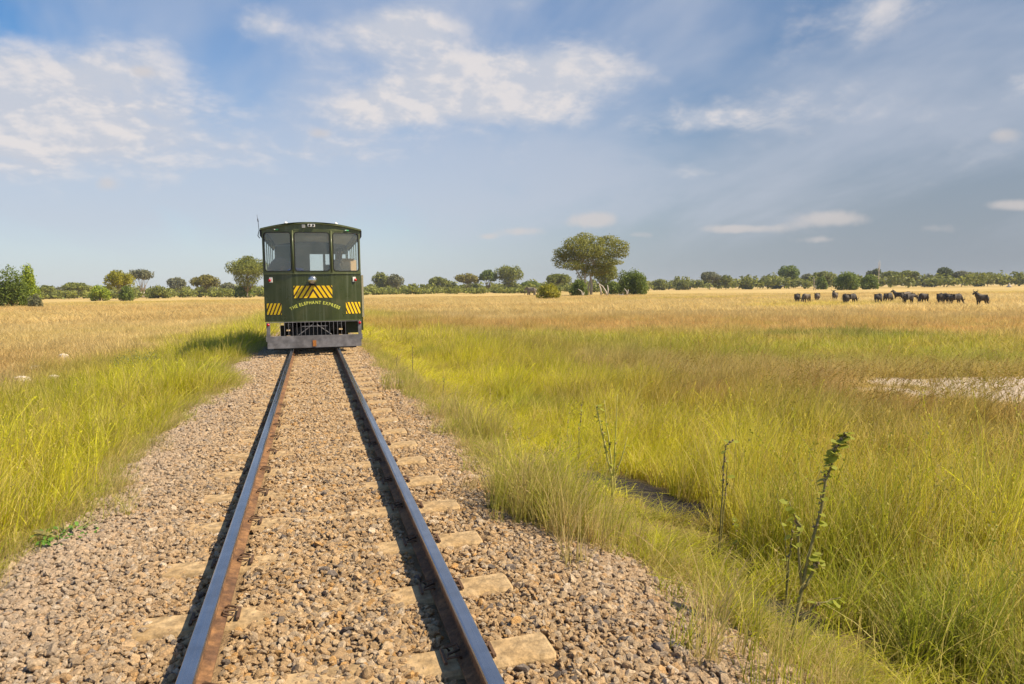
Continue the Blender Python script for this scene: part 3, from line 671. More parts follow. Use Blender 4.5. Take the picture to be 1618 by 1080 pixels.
C_MID = tset('tuft_mid', [(60+k, 40, .22, .30, .66, .010, .36, 3, 3, .5) for k in range(8)])
C_FAR = tset('tuft_far', [(80+k, 46, .50, .22, .55, .024, .36, 2, 0, .4) for k in range(8)])
C_VFAR = tset('tuft_distant', [(100+k, 50, 1.1, .22, .52, .06, .35, 2, 0, .4) for k in range(6)])
C_PLUME = tset('tuft_plume', [(120+k, 12, .10, .95, 1.45, .006, .42, 6, 10, .55) for k in range(5)])
def wedge(r0, r1, dens):
    """random ground points between two distances, in a fan wider than the view"""
    a0, a1 = R(-44), R(74); n = int((a1-a0)*.5*(r1*r1-r0*r0)*dens)
    rr = np.sqrt(r0*r0+(r1*r1-r0*r0)*unit(n)); a = a0+(a1-a0)*unit(n)
    return rr*np.sin(a), rr*np.cos(a)-.6
GREEN = np.array([.40, .43, .028]); LIME = np.array([.74, .70, .040]); OLIVE = np.array([.45, .38, .050]); STRAW = np.array([.66, .52, .25]); GOLD = np.array([.60, .445, .175]); RED = np.array([.54, .33, .11]); DEEP = np.array([.20, .24, .03]); DRY = np.array([.58, .44, .20])
def lerp(a, b, f): return a+(b-a)*np.clip(f, 0, 1)[:, None]
def tints(x, y):
    n = len(x); d = np.hypot(x, y); nz = fbm(x, y, 5.0, 11)-.5; nf = fbm(x, y, 1.3, 12)-.5; nl = fbm(x, y, 22.0, 13)-.5
    c = np.tile(GOLD, (n, 1))
    c = lerp(c, STRAW, unit(n)*.9); c = lerp(c, RED, (nl*3.2+.1+nz*.8)*np.clip((80-d)/40, .45, 1)); c = lerp(c, OLIVE*1.25, (fbm(x*.5, y, 16.0, 21)-.56)*3.2); c = lerp(c, STRAW*1.12, (fbm(x*.4, y, 9.0, 22)-.55)*4)
    # left verge: bright green by the ballast, drying to straw further out
    vl = (x < 0)*np.clip((7.2+x+nz*5.0+nf*1.6)/3.0, 0, 1)*np.clip((85-y)/50, 0, 1)
    cl_ = lerp(np.tile(GREEN, (n, 1)), LIME, .5+nf*2.4); cl_ = lerp(cl_, OLIVE, nz*1.6); cl_ = lerp(cl_, GOLD, (unit(n) < .22)*.6)
    c = lerp(c, cl_, vl)
    # right verge: olive and yellow-green mixture, then russet, a greener band, then gold
    vr = (x > 0)*np.clip((9.5-x+nz*7.0)/4.0, 0, 1)*np.clip((95-y)/60, 0, 1)
    cr = lerp(np.tile(OLIVE*1.05, (n, 1)), GREEN*1.05, .55+nf*2.6); cr = lerp(cr, LIME, np.clip((y-1)/8, .45, 1)*np.clip((8-x)/4, .15, 1)*(.75+nf*2.4)); cr = lerp(cr, GOLD, (unit(n) < .16)*.7); cr = lerp(cr, RED, nz*1.5*np.clip((x-3)/3, 0, 1)); cr = lerp(cr, STRAW*.85, (fbm(x, y, 1.9, 31)-.62)*4*np.clip((x-3)/1.5, 0, 1)); cr = lerp(cr, DEEP*1.2, (fbm(x, y, 2.4, 32)-.60)*4)
    c = lerp(c, cr, vr)
    fz = (x > 0)*np.clip(1-np.abs(d-13-nz*7)/7.0, 0, 1)*np.clip((x-5)/4, 0, 1)
    c = lerp(c, lerp(np.tile(RED, (n, 1)), OLIVE, .55+nf*2.5), fz*.9)
    gb = (x > 4)*np.clip(1.5-np.abs(d-27-nz*8)/7.5, 0, 1)*np.clip((x-5)/6, 0, 1)
    c = lerp(c, lerp(np.tile(GREEN, (n, 1)), OLIVE, .45+nf*2.2), gb*.92)
    rb = (x > 3)*np.clip(1.4-np.abs(d-42-nz*8)/8, 0, 1)
    c = lerp(c, lerp(np.tile(RED*1.12, (n, 1)), OLIVE, .2+nf*2), rb*.75)
    # two darker green patches of lush grass
    for px, py, rx, ry in ((1420, 527, 3.2, 1.8), (1300, 522, 5.0, 1.4)):
        p = gpos(px, py, .2); q = ((x-p[0])/rx)**2+((y-p[1])/ry)**2; c = lerp(c, np.tile(DEEP, (n, 1)), (1.3-q+nf)*.8)
    fine = fbm(x, y, .45, 23)-.5; c = lerp(c, DEEP, (fine*2.2-.38)*np.clip((16-d)/8, 0, 1)*np.clip(vl+vr, 0, 1)); c = lerp(c, LIME, (-fine*2.6-.1)*np.clip((16-d)/8, 0, 1)*np.clip(vl+vr, 0, 1))
    c = c*(.80+.40*unit(n))[:, None]
    return np.concatenate([c, np.ones((n, 1))], 1)
def grass(name, x, y, coll, nv, smin, smax, label, lo=0, hscale=1.0, tint=None, edge=True, sink=.02):
    keep = np.ones(len(x), bool)
    if edge:
        le, re = left_edge(y), right_edge(y); out = np.maximum(le-x, x-re)
        keep &= (out > .02) & (unit(len(x)) < np.clip(.25+out*2.2, 0, 1)) & (unit(len(x)) < np.clip(.30+2.4*(vnoise(x, y, .32, 41)-.25), .12, 1))
    keep &= unit(len(x)) > np.clip(pan(x, y)*1.6, 0, .965); keep &= unit(len(x)) > np.clip(soil(x, y)*2.0, 0, .97)
    x, y = x[keep], y[keep]; n = len(x)
    s = smin+(smax-smin)*unit(n); le, re = left_edge(y), right_edge(y); out = np.maximum(le-x, x-re)
    prof_h = np.where(x > 0, np.interp(x, [1.4, 2.2, 2.9, 3.4, 4.2, 9, 14], [.32, .42, .52, .95, 1.0, .9, .75]), np.interp(-x, [1.4, 2.0, 2.8, 5, 9], [.45, .85, 1.0, .85, .65]))
    hs_ = s*prof_h*(.5+1.0*fbm(x, y, 1.6, 15))*(.55+.9*vnoise(x, y, .42, 24))*hscale if edge else s*hscale
    if edge:                                     # shorter growth round the bare soil and before the salt pan
        hs_ = hs_*np.where(np.maximum(np.maximum(soil(x+.2, y+.4), soil(x+.4, y+.85)), soil(x+.6, y+1.3)) > 0, .32, 1)*np.where(np.maximum(pan(x+.8, y+.7), pan(x+1.8, y+1.6)) > 0, .36, 1)
    rot = np.stack([(unit(n)-.5)*.24, .05+(unit(n)-.5)*.24, (unit(n)-.5)*1.9], 1)
    T = tints(x, y) if tint is None else tint(x, y)
    return tag(scatter(name, np.stack([x, y, height(x, y)-sink], 1), rot, np.stack([s, s, hs_], 1), T, lo+rng.integers(0, nv, n), coll), label, 'grass', kind='stuff')
x, y = wedge(1.2, 9.5, 95); grass('near_grass', x, y, C_NEAR, 10, .75, 1.2, 'tall green and straw grass on the banks beside the near ballast')
x, y = wedge(9.5, 24, 42); grass('verge_grass', x, y, C_MID, 8, .8, 1.25, 'yellow-green grass standing on both verges around the rail car')
x, y = wedge(24, 62, 9); grass('meadow_grass', x, y, C_FAR, 8, .8, 1.3, 'russet, green and gold grass bands in the middle of the plain')
x, y = wedge(62, 190, 1.1); grass('plain_grass', x, y, C_VFAR, 6, .8, 1.4, 'short golden grass covering the far open plain', edge=False)
# low wiry grass creeping onto the ballast edges
ny_ = 2600; y = 1.4+22*unit(ny_)**1.3; sd_ = unit(ny_) < .5; off_ = rng.normal(.03, .16, ny_)
x = np.where(sd_, left_edge(y)-off_, right_edge(y)+off_+.12*(y < 5))
def dryt(x, y):
    c = lerp(np.tile(DRY, (len(x), 1)), GREEN, unit(len(x))*1.5-.2); return np.concatenate([c*(.8+.4*unit(len(x)))[:, None], np.ones((len(x), 1))], 1)
grass('edge_grass', x, y, C_SHORT, 6, .7, 1.2, 'short wiry grass creeping over the ballast edges', tint=dryt, edge=False)
# one thick dry tussock pushing onto the ballast by the right rail, and smaller ones further on
tx, ty = [], []
for px, py, nn, sp_ in ((845, 815, 90, .17), (905, 845, 40, .16), (760, 690, 24, .15), (720, 665, 16, .15), (640, 620, 14, .15), (1175, 1060, 10, .12)):
    p = gpos(px, py, .60); tx += list(rng.normal(p[0], sp_, nn)); ty += list(rng.normal(p[1], sp_*1.2, nn))
grass('dry_tussocks', np.array(tx), np.array(ty), C_NEAR, 10, .6, .9, 'dry straw tussocks pushing onto the right ballast edge', tint=dryt, edge=False)
# plumed grass bowing in the wind in front of the salt pan
px_ = np.concatenate([rng.normal(9.2, 1.2, 46), rng.normal(11.0, 1.0, 22), rng.uniform(5, 11, 34)]); py_ = np.concatenate([rng.normal(9.2, 1.2, 46), rng.normal(9.2, .9, 22), rng.uniform(7, 17, 34)])
def plt_(x, y):
    c = lerp(np.tile(OLIVE, (len(x), 1)), RED, unit(len(x))); return np.concatenate([c*.75, np.ones((len(x), 1))], 1)
grass('plume_grass', px_, py_, C_PLUME, 5, .75, 1.05, 'tall plumed grass bowing to the right before the pale salt pan', tint=plt_, edge=False)

# ------------------------------------------------------------------ tall weeds
M_STEMD = principled('weed_stem_dark', (.15, .13, .04), .7, col2=(.27, .23, .07), scale=20)
M_STEMY = principled('weed_stem_yellow', (.42, .40, .07), .6, col2=(.50, .42, .14), scale=10)
M_POD = principled('weed_seed', (.09, .07, .03), .8, col2=(.36, .26, .13), scale=60, lo=.42, hi=.55)
M_WLEAF = leafmat('weed_leaf', (.22, .25, .035), (.46, .48, .07), .5)
lf = MB()
ol = [(0, 0), (.30, .34), (.62, .42), (.88, .22), (1.0, 0), (.88, -.22), (.62, -.42), (.30, -.34)]
lf.v = [(u, w, -.12*u*u+.10*abs(w)) for u, w in ol]+[(.5, 0, -.03)]
lf.f = [(i, (i+1) % 8, 8) for i in range(8)]; lf.m = [0]*8
ME_LEAF = lf.mesh('leaf', M_WLEAF)
def weed(label, base, stems, yellow, leaves, pods, single=True, r0=.012):
    """stems: list of ((dx,dy,dz) control points); leaves/pods: counts per stem"""
    root = tag(empty('tall_weed', base), label, 'weed', 'tall weeds in the grass'); r_ = random.Random(label)
    for si, pts in enumerate(stems):
        pts = [Vector(p) for p in pts]
        def at(u):
            k = u*(len(pts)-1); i = min(int(k), len(pts)-2); return pts[i].lerp(pts[i+1], k-i)
        nn = 10; path = [at(i/nn)+Vector((r_.gauss(0, .004), r_.gauss(0, .004), 0)) for i in range(nn+1)]
        MB().tube(path, [r0*(1-.75*i/nn)*(1 if si == 0 else .75) for i in range(nn+1)], 6).build('stem', M_STEMY if yellow else M_STEMD, root, True)
        pb = MB()
        for j in range(pods if si == 0 else pods//4):
            u = .42+.58*(j+r_.random())/pods; p = at(min(u, 1)); s = r_.uniform(.006, .013)*(1.25-.4*u); a = r_.uniform(0, 6.28)
            q = p+Vector((math.cos(a), math.sin(a), .3))*s
            pb.tube([p, q, q+Vector((0, 0, s))], [s*.5, s*.75, s*.15], 5)
        if pods: pb.build('seed_pods', M_POD, root)
        joined = MB()
        nlv = leaves if si == 0 else max(2, leaves//4)
        for j in range(nlv):
            u = .30+.70*((j+r_.random())/nlv)**(.6 if si == 0 else 1.0); p = at(min(u, 1)); L = r_.uniform(.028, .062)
            mt = Matrix.Translation(p) @ Matrix.Rotation(r_.uniform(0, 6.28), 4, 'Z') @ Matrix.Rotation(r_.uniform(-.5, .7), 4, 'Y') @ Matrix.Rotation(r_.uniform(-.5, .5), 4, 'X') @ Matrix.Diagonal((L, L, L, 1))
            if single: o = link('leaf', ME_LEAF, root); o.matrix_local = mt
            else: joined.add([mt @ Vector(v) for v in lf.v], lf.f)
        if joined.f: joined.build('leaves', M_WLEAF, root)
    return root
def gp(px, py):
    p = gpos(px, py); return (p[0], p[1], float(height(p[0], p[1]))-.03)
def upto(base, px, py, back=0.0):
    """offset from base to the point above it seen at a pixel, in the plane facing the camera"""
    d = ray(px, py); b_ = np.array(base); t = ((b_-CAM)@FW+back)/(d@FW); q = CAM+t*d; return tuple(q-b_)
def S(base, *pix): return [(0, 0, 0)]+[upto(base, *p) for p in pix]
B = gp(1243, 1035)
weed('tallest dark-stemmed leafy weed leaning right at the lower right', B, [S(B, (1262, 950), (1285, 850), (1305, 760), (1318, 715), (1338, 683)), [upto(B, 1271, 930)]+S(B, (1290, 890), (1300, 875))[1:],
      [upto(B, 1268, 932), upto(B, 1262, 870), upto(B, 1262, 830), upto(B, 1252, 808), upto(B, 1246, 792)], [upto(B, 1262, 980), upto(B, 1290, 955), upto(B, 1330, 943)]], False, 60, 44)
B = gp(1240, 968); weed('thin forked weed just left of the tallest weed', B, [S(B, (1246, 900), (1250, 850), (1256, 820)), S(B, (1244, 890), (1240, 850), (1228, 780))], False, 7, 8, r0=.007)
B = gp(1133, 890); weed('slender seeding weed left of the tallest weed, beyond the ditch edge', B, [S(B, (1140, 810), (1142, 760), (1146, 705), (1158, 695)), S(B, (1145, 800), (1150, 740), (1144, 712))], False, 6, 26, False, r0=.008)
B = gp(966, 795); weed('yellow-stemmed branching weed beside the bare black soil', B, [S(B, (968, 760), (958, 710), (950, 675), (942, 640)), S(B, (970, 752), (972, 700), (974, 660), (976, 622)), S(B, (972, 750), (984, 720), (992, 690)), S(B, (968, 756), (962, 700), (957, 665), (955, 632))], True, 18, 14, False, r0=.015)
B = gp(914, 745); weed('dark seed-tipped weed left of the yellow-stemmed weed', B, [S(B, (915, 690), (918, 655), (920, 636))], False, 4, 16, False, r0=.007)
B = gp(893, 738); weed('pale stalk weed leftmost above the black soil', B, [S(B, (896, 690), (900, 650)), S(B, (905, 722), (912, 712))], True, 5, 6, False, r0=.006)
B = gp(1172, 890); weed('bare yellow stalk between the seeding weed and the tallest weed', B, [S(B, (1164, 845), (1158, 815))], True, 3, 3, False, r0=.006)
B = gp(652, 596); weed('dark spiked weed on the right verge, tallest near the rail car', B, [S(B, (652, 570), (652, 546))], False, 2, 22, False, r0=.012)
B = gp(627, 585); weed('dark weed on the right verge nearest the rail car', B, [S(B, (627, 572), (628, 558))], False, 2, 8, False, r0=.012)
B = gp(700, 632); weed('twiggy dark weed at the right ballast edge beyond the dry tussock', B, [S(B, (701, 610), (703, 595)), S(B, (712, 622), (725, 619))], False, 2, 4, False, r0=.01)
B = gp(281, 625); weed('brown upright weed among the green grass left of the track', B, [S(B, (281, 600), (280, 568)), S(B, (285, 610), (290, 585))], False, 6, 10, False, r0=.012)
# a low grey-green shrub on the left verge
def shrublet(label, px, py, w, h, nl, col):
    b = gp(px, py); root = tag(empty('low_shrub', b), label, 'shrub'); r_ = random.Random(label); mb = MB(); st = MB()
    for i in range(9):
        a = r_.uniform(0, 6.28); st.tube([(0, 0, 0), (math.cos(a)*w*.2, math.sin(a)*w*.2, h*.5), (math.cos(a)*w*.42, math.sin(a)*w*.42, h*r_.uniform(.7, .98))], [.012, .009, .004], 5)
    st.build('stem', M_STEMD, root)
    for i in range(nl):
        a = r_.uniform(0, 6.28); q = math.sqrt(r_.random())*w*.5; z = h*(.15+.85*r_.random()*(1-.4*(2*q/w)**2)); L = r_.uniform(.025, .05)
        mt = Matrix.Translation((math.cos(a)*q, math.sin(a)*q, z)) @ Matrix.Rotation(r_.uniform(0, 6.28), 4, 'Z') @ Matrix.Rotation(r_.uniform(-.9, .9), 4, 'Y') @ Matrix.Diagonal((L, L*.7, L, 1))
        mb.add([mt @ Vector(v) for v in lf.v], lf.f)
    mb.build('leaves', leafmat('shrub_leaf', *col), root)
shrublet('low grey-green shrub in the grass left of the track', 218, 600, 1.3, .85, 900, ((.10, .14, .05), (.22, .26, .09)))
shrublet('small bright green creeping plant at the left ballast edge', 105, 848, .45, .10, 130, ((.08, .20, .03), (.18, .34, .05)))
# ------------------------------------------------------------------ trees
M_BARK = principled('bark_brown', (.16, .12, .08), .9, col2=(.27, .21, .15), scale=3, bump=.5, bscale=20)
M_BARKP = principled('bark_pale', (.40, .34, .27), .9, col2=(.52, .46, .38), scale=3, bump=.4, bscale=20)
LEAFC = {'olive': ((.13, .15, .03), (.32, .335, .065)), 'green': ((.09, .135, .02), (.24, .30, .05)), 'lime': ((.18, .25, .02), (.42, .49, .045)), 'gold': ((.17, .155, .035), (.34, .30, .075)),
         'grey': ((.13, .14, .08), (.29, .285, .15)), 'dark': ((.06, .085, .035), (.16, .185, .06)), 'yellow': ((.19, .20, .015), (.46, .42, .04))}
M_LEAF = {k: leafmat('foliage_'+k, *v, .4) for k, v in LEAFC.items()}
def horizon_y(px): return 459.5-(px-492)*.0119
def depth_for(px, base, lo=70, hi=470):
    d = CAM[2]*F/max(base-horizon_y(px), .1); return min(max(d, lo), hi)
def leaves_into(mb, r_, lobes, n, ls, up=.35):
    wts = [a*b*c for (_, (a, b, c)) in lobes]; tot = sum(wts); acc = []; s = 0
    for w in wts: s += w/tot; acc.append(s)
    for i in range(n):
        q = r_.random(); k = next((j for j, v in enumerate(acc) if q <= v), len(acc)-1); c, rr = lobes[k]
        d = Vector((r_.gauss(0, 1), r_.gauss(0, 1), r_.gauss(0, 1))).normalized(); rad = (0.45+.6*r_.random()**.6)*(1.0 if r_.random() < .85 else r_.uniform(1.0, 1.28))
        p = Vector((c[0]+d.x*rr[0]*rad, c[1]+d.y*rr[1]*rad, c[2]+d.z*rr[2]*rad))
        nrm = (d*.6+Vector((r_.gauss(0, .6), r_.gauss(0, .6), r_.gauss(0, .6)+up))).normalized()
        u = nrm.orthogonal().normalized(); u.rotate(Matrix.Rotation(r_.uniform(0, 6.28), 3, nrm)); w = nrm.cross(u)
        s1, s2 = ls*r_.uniform(.6, 1.35), ls*r_.uniform(.35, .9); b = len(mb.v)
        mb.v += [tuple(p-u*s1), tuple(p+w*s2), tuple(p+u*s1), tuple(p-w*s2)]; mb.f.append((b, b+1, b+2, b+3)); mb.m.append(0)
def tree(name, label, px, base, top, w, kind, leaf, seed, n=1500, dist=None, cat='tree', pale=False, dens=1.0, group=None, clear=None):
    """px/base/top/w: where the photograph shows it; turned into a distance, a height and a width in metres"""
    r_ = random.Random(seed*31+7); dep = dist or depth_for(px, base)
    d = ray(px, base); t = dep/(d@FW); p = CAM+t*d; x, y = p[0], p[1]; gz = float(height(x, y))
    H = (horizon_y(px)-top)*dep/F+CAM[2]-gz; Wd = w*dep/F
    root = tag(empty(name, (x, y, gz-.05)), label, cat, group)
    lobes = []; tr = MB(); hw = Wd/2
    if clear is not None: clear = clear*.7
    if kind == 'bush':
        for i in range(9):
            a = r_.uniform(0, 6.28); q = r_.uniform(.1, .6)*hw; rz = H*r_.uniform(.26, .36)
            lobes.append(((math.cos(a)*q, math.sin(a)*q, H*r_.uniform(.28, .66)), (hw*r_.uniform(.28, .5), hw*.4, rz*r_.uniform(.7, 1.1))))
        lobes += [((0, 0, H*.62), (hw*.55, hw*.55, H*.38)), ((-hw*.45, 0, H*.28), (hw*.5, hw*.5, H*.28)), ((hw*.45, 0, H*.28), (hw*.5, hw*.5, H*.28))]
        for i in range(6): a = r_.uniform(0, 6.28); tr.tube([(0, 0, 0), (math.cos(a)*hw*.2, math.sin(a)*hw*.2, H*.3), (math.cos(a)*hw*.4, math.sin(a)*hw*.4, H*.6)], [H*.018, H*.012, H*.006], 5)
    else:
        cl_ = clear if clear is not None else {'round': .14, 'spread': .26, 'umbrella': .50, 'open': .20}[kind]
        zc = H*(1+cl_)/2; nl = {'round': 11, 'spread': 12, 'umbrella': 12, 'open': 15}[kind]
        for i in range(nl):
            a = 6.283*i/nl*2.4+r_.uniform(-.4, .4); q = hw*math.sqrt((i+.5)/nl)*.80
            prof_ = 1-(q/hw)**2*(.55 if kind != 'umbrella' else .35); rz = H*(1-cl_)*r_.uniform(.17, .26)
            z = H*cl_+H*(1-cl_)*(.22+.60*prof_*r_.uniform(.75, 1.05)) if kind != 'umbrella' else H*(.62+.24*prof_*r_.uniform(.8, 1.1))
            rr = hw*r_.uniform(.20, .46); lobes.append(((math.cos(a)*q, math.sin(a)*q, min(z, H-rz)), (rr, rr, rz)))
        if kind == 'round': lobes += [((0, 0, zc), (hw*.6, hw*.6, H*(1-cl_)*.42))]
        lobes.append((((r_.random()-.5)*hw*.5, (r_.random()-.5)*hw*.4, H*.90), (hw*.36, hw*.36, H*.10)))
        th = H*cl_*.75; tw = max(H*.022, .05); ns = 1 if kind in ('round', 'spread') else 2
        for s_ in range(ns):
            ox = (s_-.5*(ns-1))*hw*.14; path = [(ox*.6, 0, 0), (ox+r_.uniform(-.3, .3)*tw*4, 0, th*.5), (ox*1.6, 0, th)]
            tr.tube(path, [tw*1.35, tw, tw*.85], 7)
            for (c, rr) in lobes[s_::ns]:
                mid = (path[-1][0]*.5+c[0]*.5, c[1]*.45, th+(c[2]-th)*.45)
                tr.tube([path[-1], mid, (c[0], c[1], c[2])], [tw*.5, tw*.3, tw*.1], 5)
    tr.build('trunk', M_BARKP if pale else M_BARK, root, True)
    mb = MB(); ls = max(dep/683*1.15, .05)*(.9 if n > 4000 else 1.0); leaves_into(mb, r_, lobes, int(n*dens*2.0), ls*.80)
    mb.build('crown', M_LEAF[leaf], root)
    return root, lobes, H, hw
# left of the track
tree('bushy_tree', 'round dull green tree at the left picture edge', 20, 487, 420, 62, 'bush', 'green', 1, 3600)
tree('creeper_tree', 'bright lime creeper-covered tree at the left picture edge', 47, 486, 416, 34, 'bush', 'lime', 2, 3000)
tree('shrub', 'low grey thorn shrub at the foot of the lime tree', 57, 488, 464, 22, 'bush', 'grey', 3, 600, cat='shrub')
tree('tree', 'small dark tree just right of the lime tree, far off', 73, 472, 450, 22, 'round', 'olive', 4, 800)
tree('tree', 'low pale tree second right of the lime tree, far off', 93, 470, 453, 22, 'bush', 'grey', 5, 700)
tree('spreading_tree', 'olive-brown spreading tree between the lime tree and the green shrubs', 122, 471, 446, 44, 'spread', 'olive', 6, 1500, clear=.2)
tree('shrub', 'bright green shrub at the left foot of the tall yellow-green tree', 158, 475, 449, 34, 'bush', 'lime', 7, 1200, cat='shrub')
tree('tree', 'tall yellow-green tree with leafy trunk, left of the white-trunked tree', 191, 474, 426, 42, 'open', 'yellow', 8, 2200, clear=.08)
tree('tree', 'airy tree with white trunk and flat open crown', 226, 470, 425, 38, 'umbrella', 'grey', 9, 1000, pale=True, clear=.4)
tree('shrub', 'dark bush between the trunks of the yellow-green and white-trunked trees', 200, 475, 450, 26, 'bush', 'green', 10, 900, cat='shrub')
tree('shrub', 'light green bush right of the white-trunked tree', 250, 471, 450, 40, 'bush', 'olive', 11, 1100, cat='shrub')
tree('tree', 'pale grey-green tree left of the golden tree', 280, 467, 438, 30, 'round', 'grey', 12, 1100, pale=True)
tree('tree', 'golden dome-shaped tree in the left distance', 325, 469, 434, 48, 'spread', 'gold', 13, 1900, clear=.12)
tree('tree', 'small grey tree between the golden tree and the big green tree', 361, 467, 446, 24, 'round', 'grey', 14, 800)
tree('tree', 'big green tree standing just left of the rail car', 391, 470, 404, 66, 'round', 'olive', 15, 4200, clear=.22)
tree('shrub', 'dark bush under the big green tree left of the rail car', 385, 470, 450, 36, 'bush', 'green', 16, 900, cat='shrub')
# between the rail car and the big acacia
tree('tree', 'rounded tree nearest right of the rail car', 603, 461, 430, 30, 'round', 'olive', 17, 1400)
tree('tree', 'duller tree touching the rounded one right of the rail car', 625, 461, 433, 26, 'round', 'grey', 18, 1200)
tree('tree', 'lone small dome tree between two low woods right of the rail car', 692, 460, 437, 34, 'spread', 'olive', 19, 1200, clear=.25)
tree('tree', 'flat-topped brownish tree left of the tall pair', 739, 460, 431, 40, 'spread', 'gold', 20, 1400, clear=.3)
tree('tree', 'loose dark tree between the flat-topped and the tallest distant tree', 771, 460, 426, 30, 'open', 'green', 21, 1200)
tree('tree', 'tallest of the distant trees between rail car and acacia', 804, 461, 419, 44, 'round', 'olive', 22, 2000, clear=.2)
tree('shrub', 'low vivid green bush under the tallest distant tree', 806, 461, 453, 26, 'bush', 'lime', 23, 500, cat='shrub')
tree('tree', 'low dark tree behind the elephant', 840, 459, 444, 34, 'round', 'green', 24, 900, dist=430)
tree('tree', 'wide olive tree behind the yellow-green bush', 882, 461, 432, 46, 'spread', 'olive', 25, 1500, clear=.2)
tree('shrub', 'yellow-green thorn bush left of the acacia', 866, 474, 447, 42, 'bush', 'yellow', 26, 1400, cat='shrub')
tree('shrub', 'dark bush at the left foot of the acacia', 914, 469, 440, 32, 'bush', 'green', 28, 1500, cat='shrub', dist=172)
tree('tree', 'hazy green tree directly behind the acacia trunks', 955, 465, 415, 46, 'round', 'olive', 29, 1500, dist=215, clear=.2)
tree('shrub', 'dark bush between the acacia and the round bush', 968, 465, 443, 36, 'bush', 'green', 33, 900, cat='shrub', dist=210)
tree('round_bush', 'large round green bush right of the acacia', 1000, 467, 426, 54, 'bush', 'green', 30, 4200, cat='bush', dist=180)
# the big acacia, modelled from its own outline
def acacia():
    px, base, dep = 932, 466, 185.0; r_ = random.Random(77)
    d = ray(px, base); p = CAM+dep/(d@FW)*d; gz = float(height(p[0], p[1])); sc = dep/F
    root = tag(empty('acacia_tree', (p[0], p[1], gz-.05), math.atan2(RW[1], RW[0])), 'largest acacia with wide layered olive crown, standing alone on the right', 'tree')
    hz_ = horizon_y(px); Z = lambda py: (hz_-py)*sc+CAM[2]-gz; X = lambda q: (q-px)*sc
    spec = [(925, 376, 17, 10), (910, 385, 20, 10), (943, 384, 12, 10), (964, 380, 18, 9), (975, 390, 16, 9), (893, 398, 18, 9), (884, 409, 12, 7), (905, 405, 22, 10), (930, 398, 24, 12), (955, 400, 22, 10), (980, 402, 13, 7), (888, 417, 12, 6), (905, 420, 18, 7), (930, 416, 22, 9),
            (955, 415, 18, 8), (974, 414, 14, 5), (940, 428, 22, 8), (922, 432, 10, 8), (958, 425, 12, 8), (985, 395, 9, 5), (897, 390, 10, 6)]
    lobes = [((X(a), r_.uniform(-4.5, 4.5), Z(b)), (c*sc, c*sc*.9, e*sc)) for a, b, c, e in spec]
    tr = MB()
    for (bx, m, w) in ((916, [(921, 462), (919, 440), (910, 425)], .26), (934, [(935, 450), (933, 436), (940, 420)], .34), (926, [(925, 450), (924, 436), (926, 415)], .22), (929, [(930, 452), (934, 435), (950, 418)], .2)):
        pts = [(X(bx), r_.uniform(-.6, .6), 0)]+[(X(a), 0, Z(b)) for a, b in m]; tr.tube(pts, [w*1.2, w, w*.85, w*.55], 8)
        tip = Vector(pts[-1])
        for c, rr in lobes:
            if abs(c[0]-tip.x) < 6.0 and r_.random() < .6: tr.tube([tip, tuple(tip.lerp(Vector(c), .5)+Vector((0, 0, .5))), c], [w*.45, w*.28, w*.08], 5)
    tr.build('trunk', M_BARKP, root, True)
    mb = MB(); leaves_into(mb, r_, lobes, 22000, .20, .5); mb.build('crown', M_LEAF['gold2'], root)
M_LEAF['gold2'] = leafmat('foliage_acacia', (.145, .155, .025), (.36, .35, .06), .4)
acacia()
# bleached dead wood round the acacia
def deadwood(label, px, base, limbs, dep, w=.16, name='dead_tree'):
    d = ray(px, base); p = CAM+dep/(d@FW)*d; gz = float(height(p[0], p[1])); sc = dep/F; hz_ = horizon_y(px)
    root = tag(empty(name, (p[0], p[1], gz), math.atan2(RW[1], RW[0])), label, 'dead tree')
    for i, l in enumerate(limbs):
        pts = [((a-px)*sc, (i % 3-1)*.2*k, (hz_-b)*sc+CAM[2]-gz) for k, (a, b) in enumerate(l)]
        MB().tube(pts, [w*(1-.7*k/(len(pts)-1)) for k in range(len(pts))], 6).build('trunk' if i == 0 else 'limb', M_DEAD, root, True)
M_DEAD = principled('dead_wood', (.46, .40, .33), .9, col2=(.58, .52, .44), scale=3)
deadwood('bleached forked dead stump right of the acacia trunk', 958, 468, [[(960, 469), (957, 460), (952, 452), (944, 446)], [(959, 468), (961, 458), (960, 450)], [(950, 465), (949, 455), (947, 448)]], 170, .26)
deadwood('short pale dead stump in front of the round bush', 991, 466, [[(991, 467), (990, 460), (986, 455)], [(991, 466), (993, 457)]], 168, .18)
deadwood('fallen pale log left of the round bush', 979, 467, [[(973, 466.5), (981, 465.5), (986, 466)], [(985, 467), (984, 463)]], 168, .17, 'fallen_log')
deadwood('grey broken stump among the bush at the left foot of the acacia', 921, 469, [[(921, 470), (919, 460), (913, 456)], [(921, 469), (923, 461)]], 166, .2)
deadwood('tall grey dead snag above the right treeline', 1388, 452, [[(1388, 454), (1388, 435), (1387.5, 425), (1386, 414)], [(1388, 428), (1389.5, 420), (1389, 411)]], 360, .28, 'dead_snag')
deadwood('pale bare trunk left of the small round bush on the right', 1286, 457, [[(1286, 458), (1286, 445), (1285, 437)], [(1289, 458), (1289, 450)]], 300, .22, 'dead_snag')
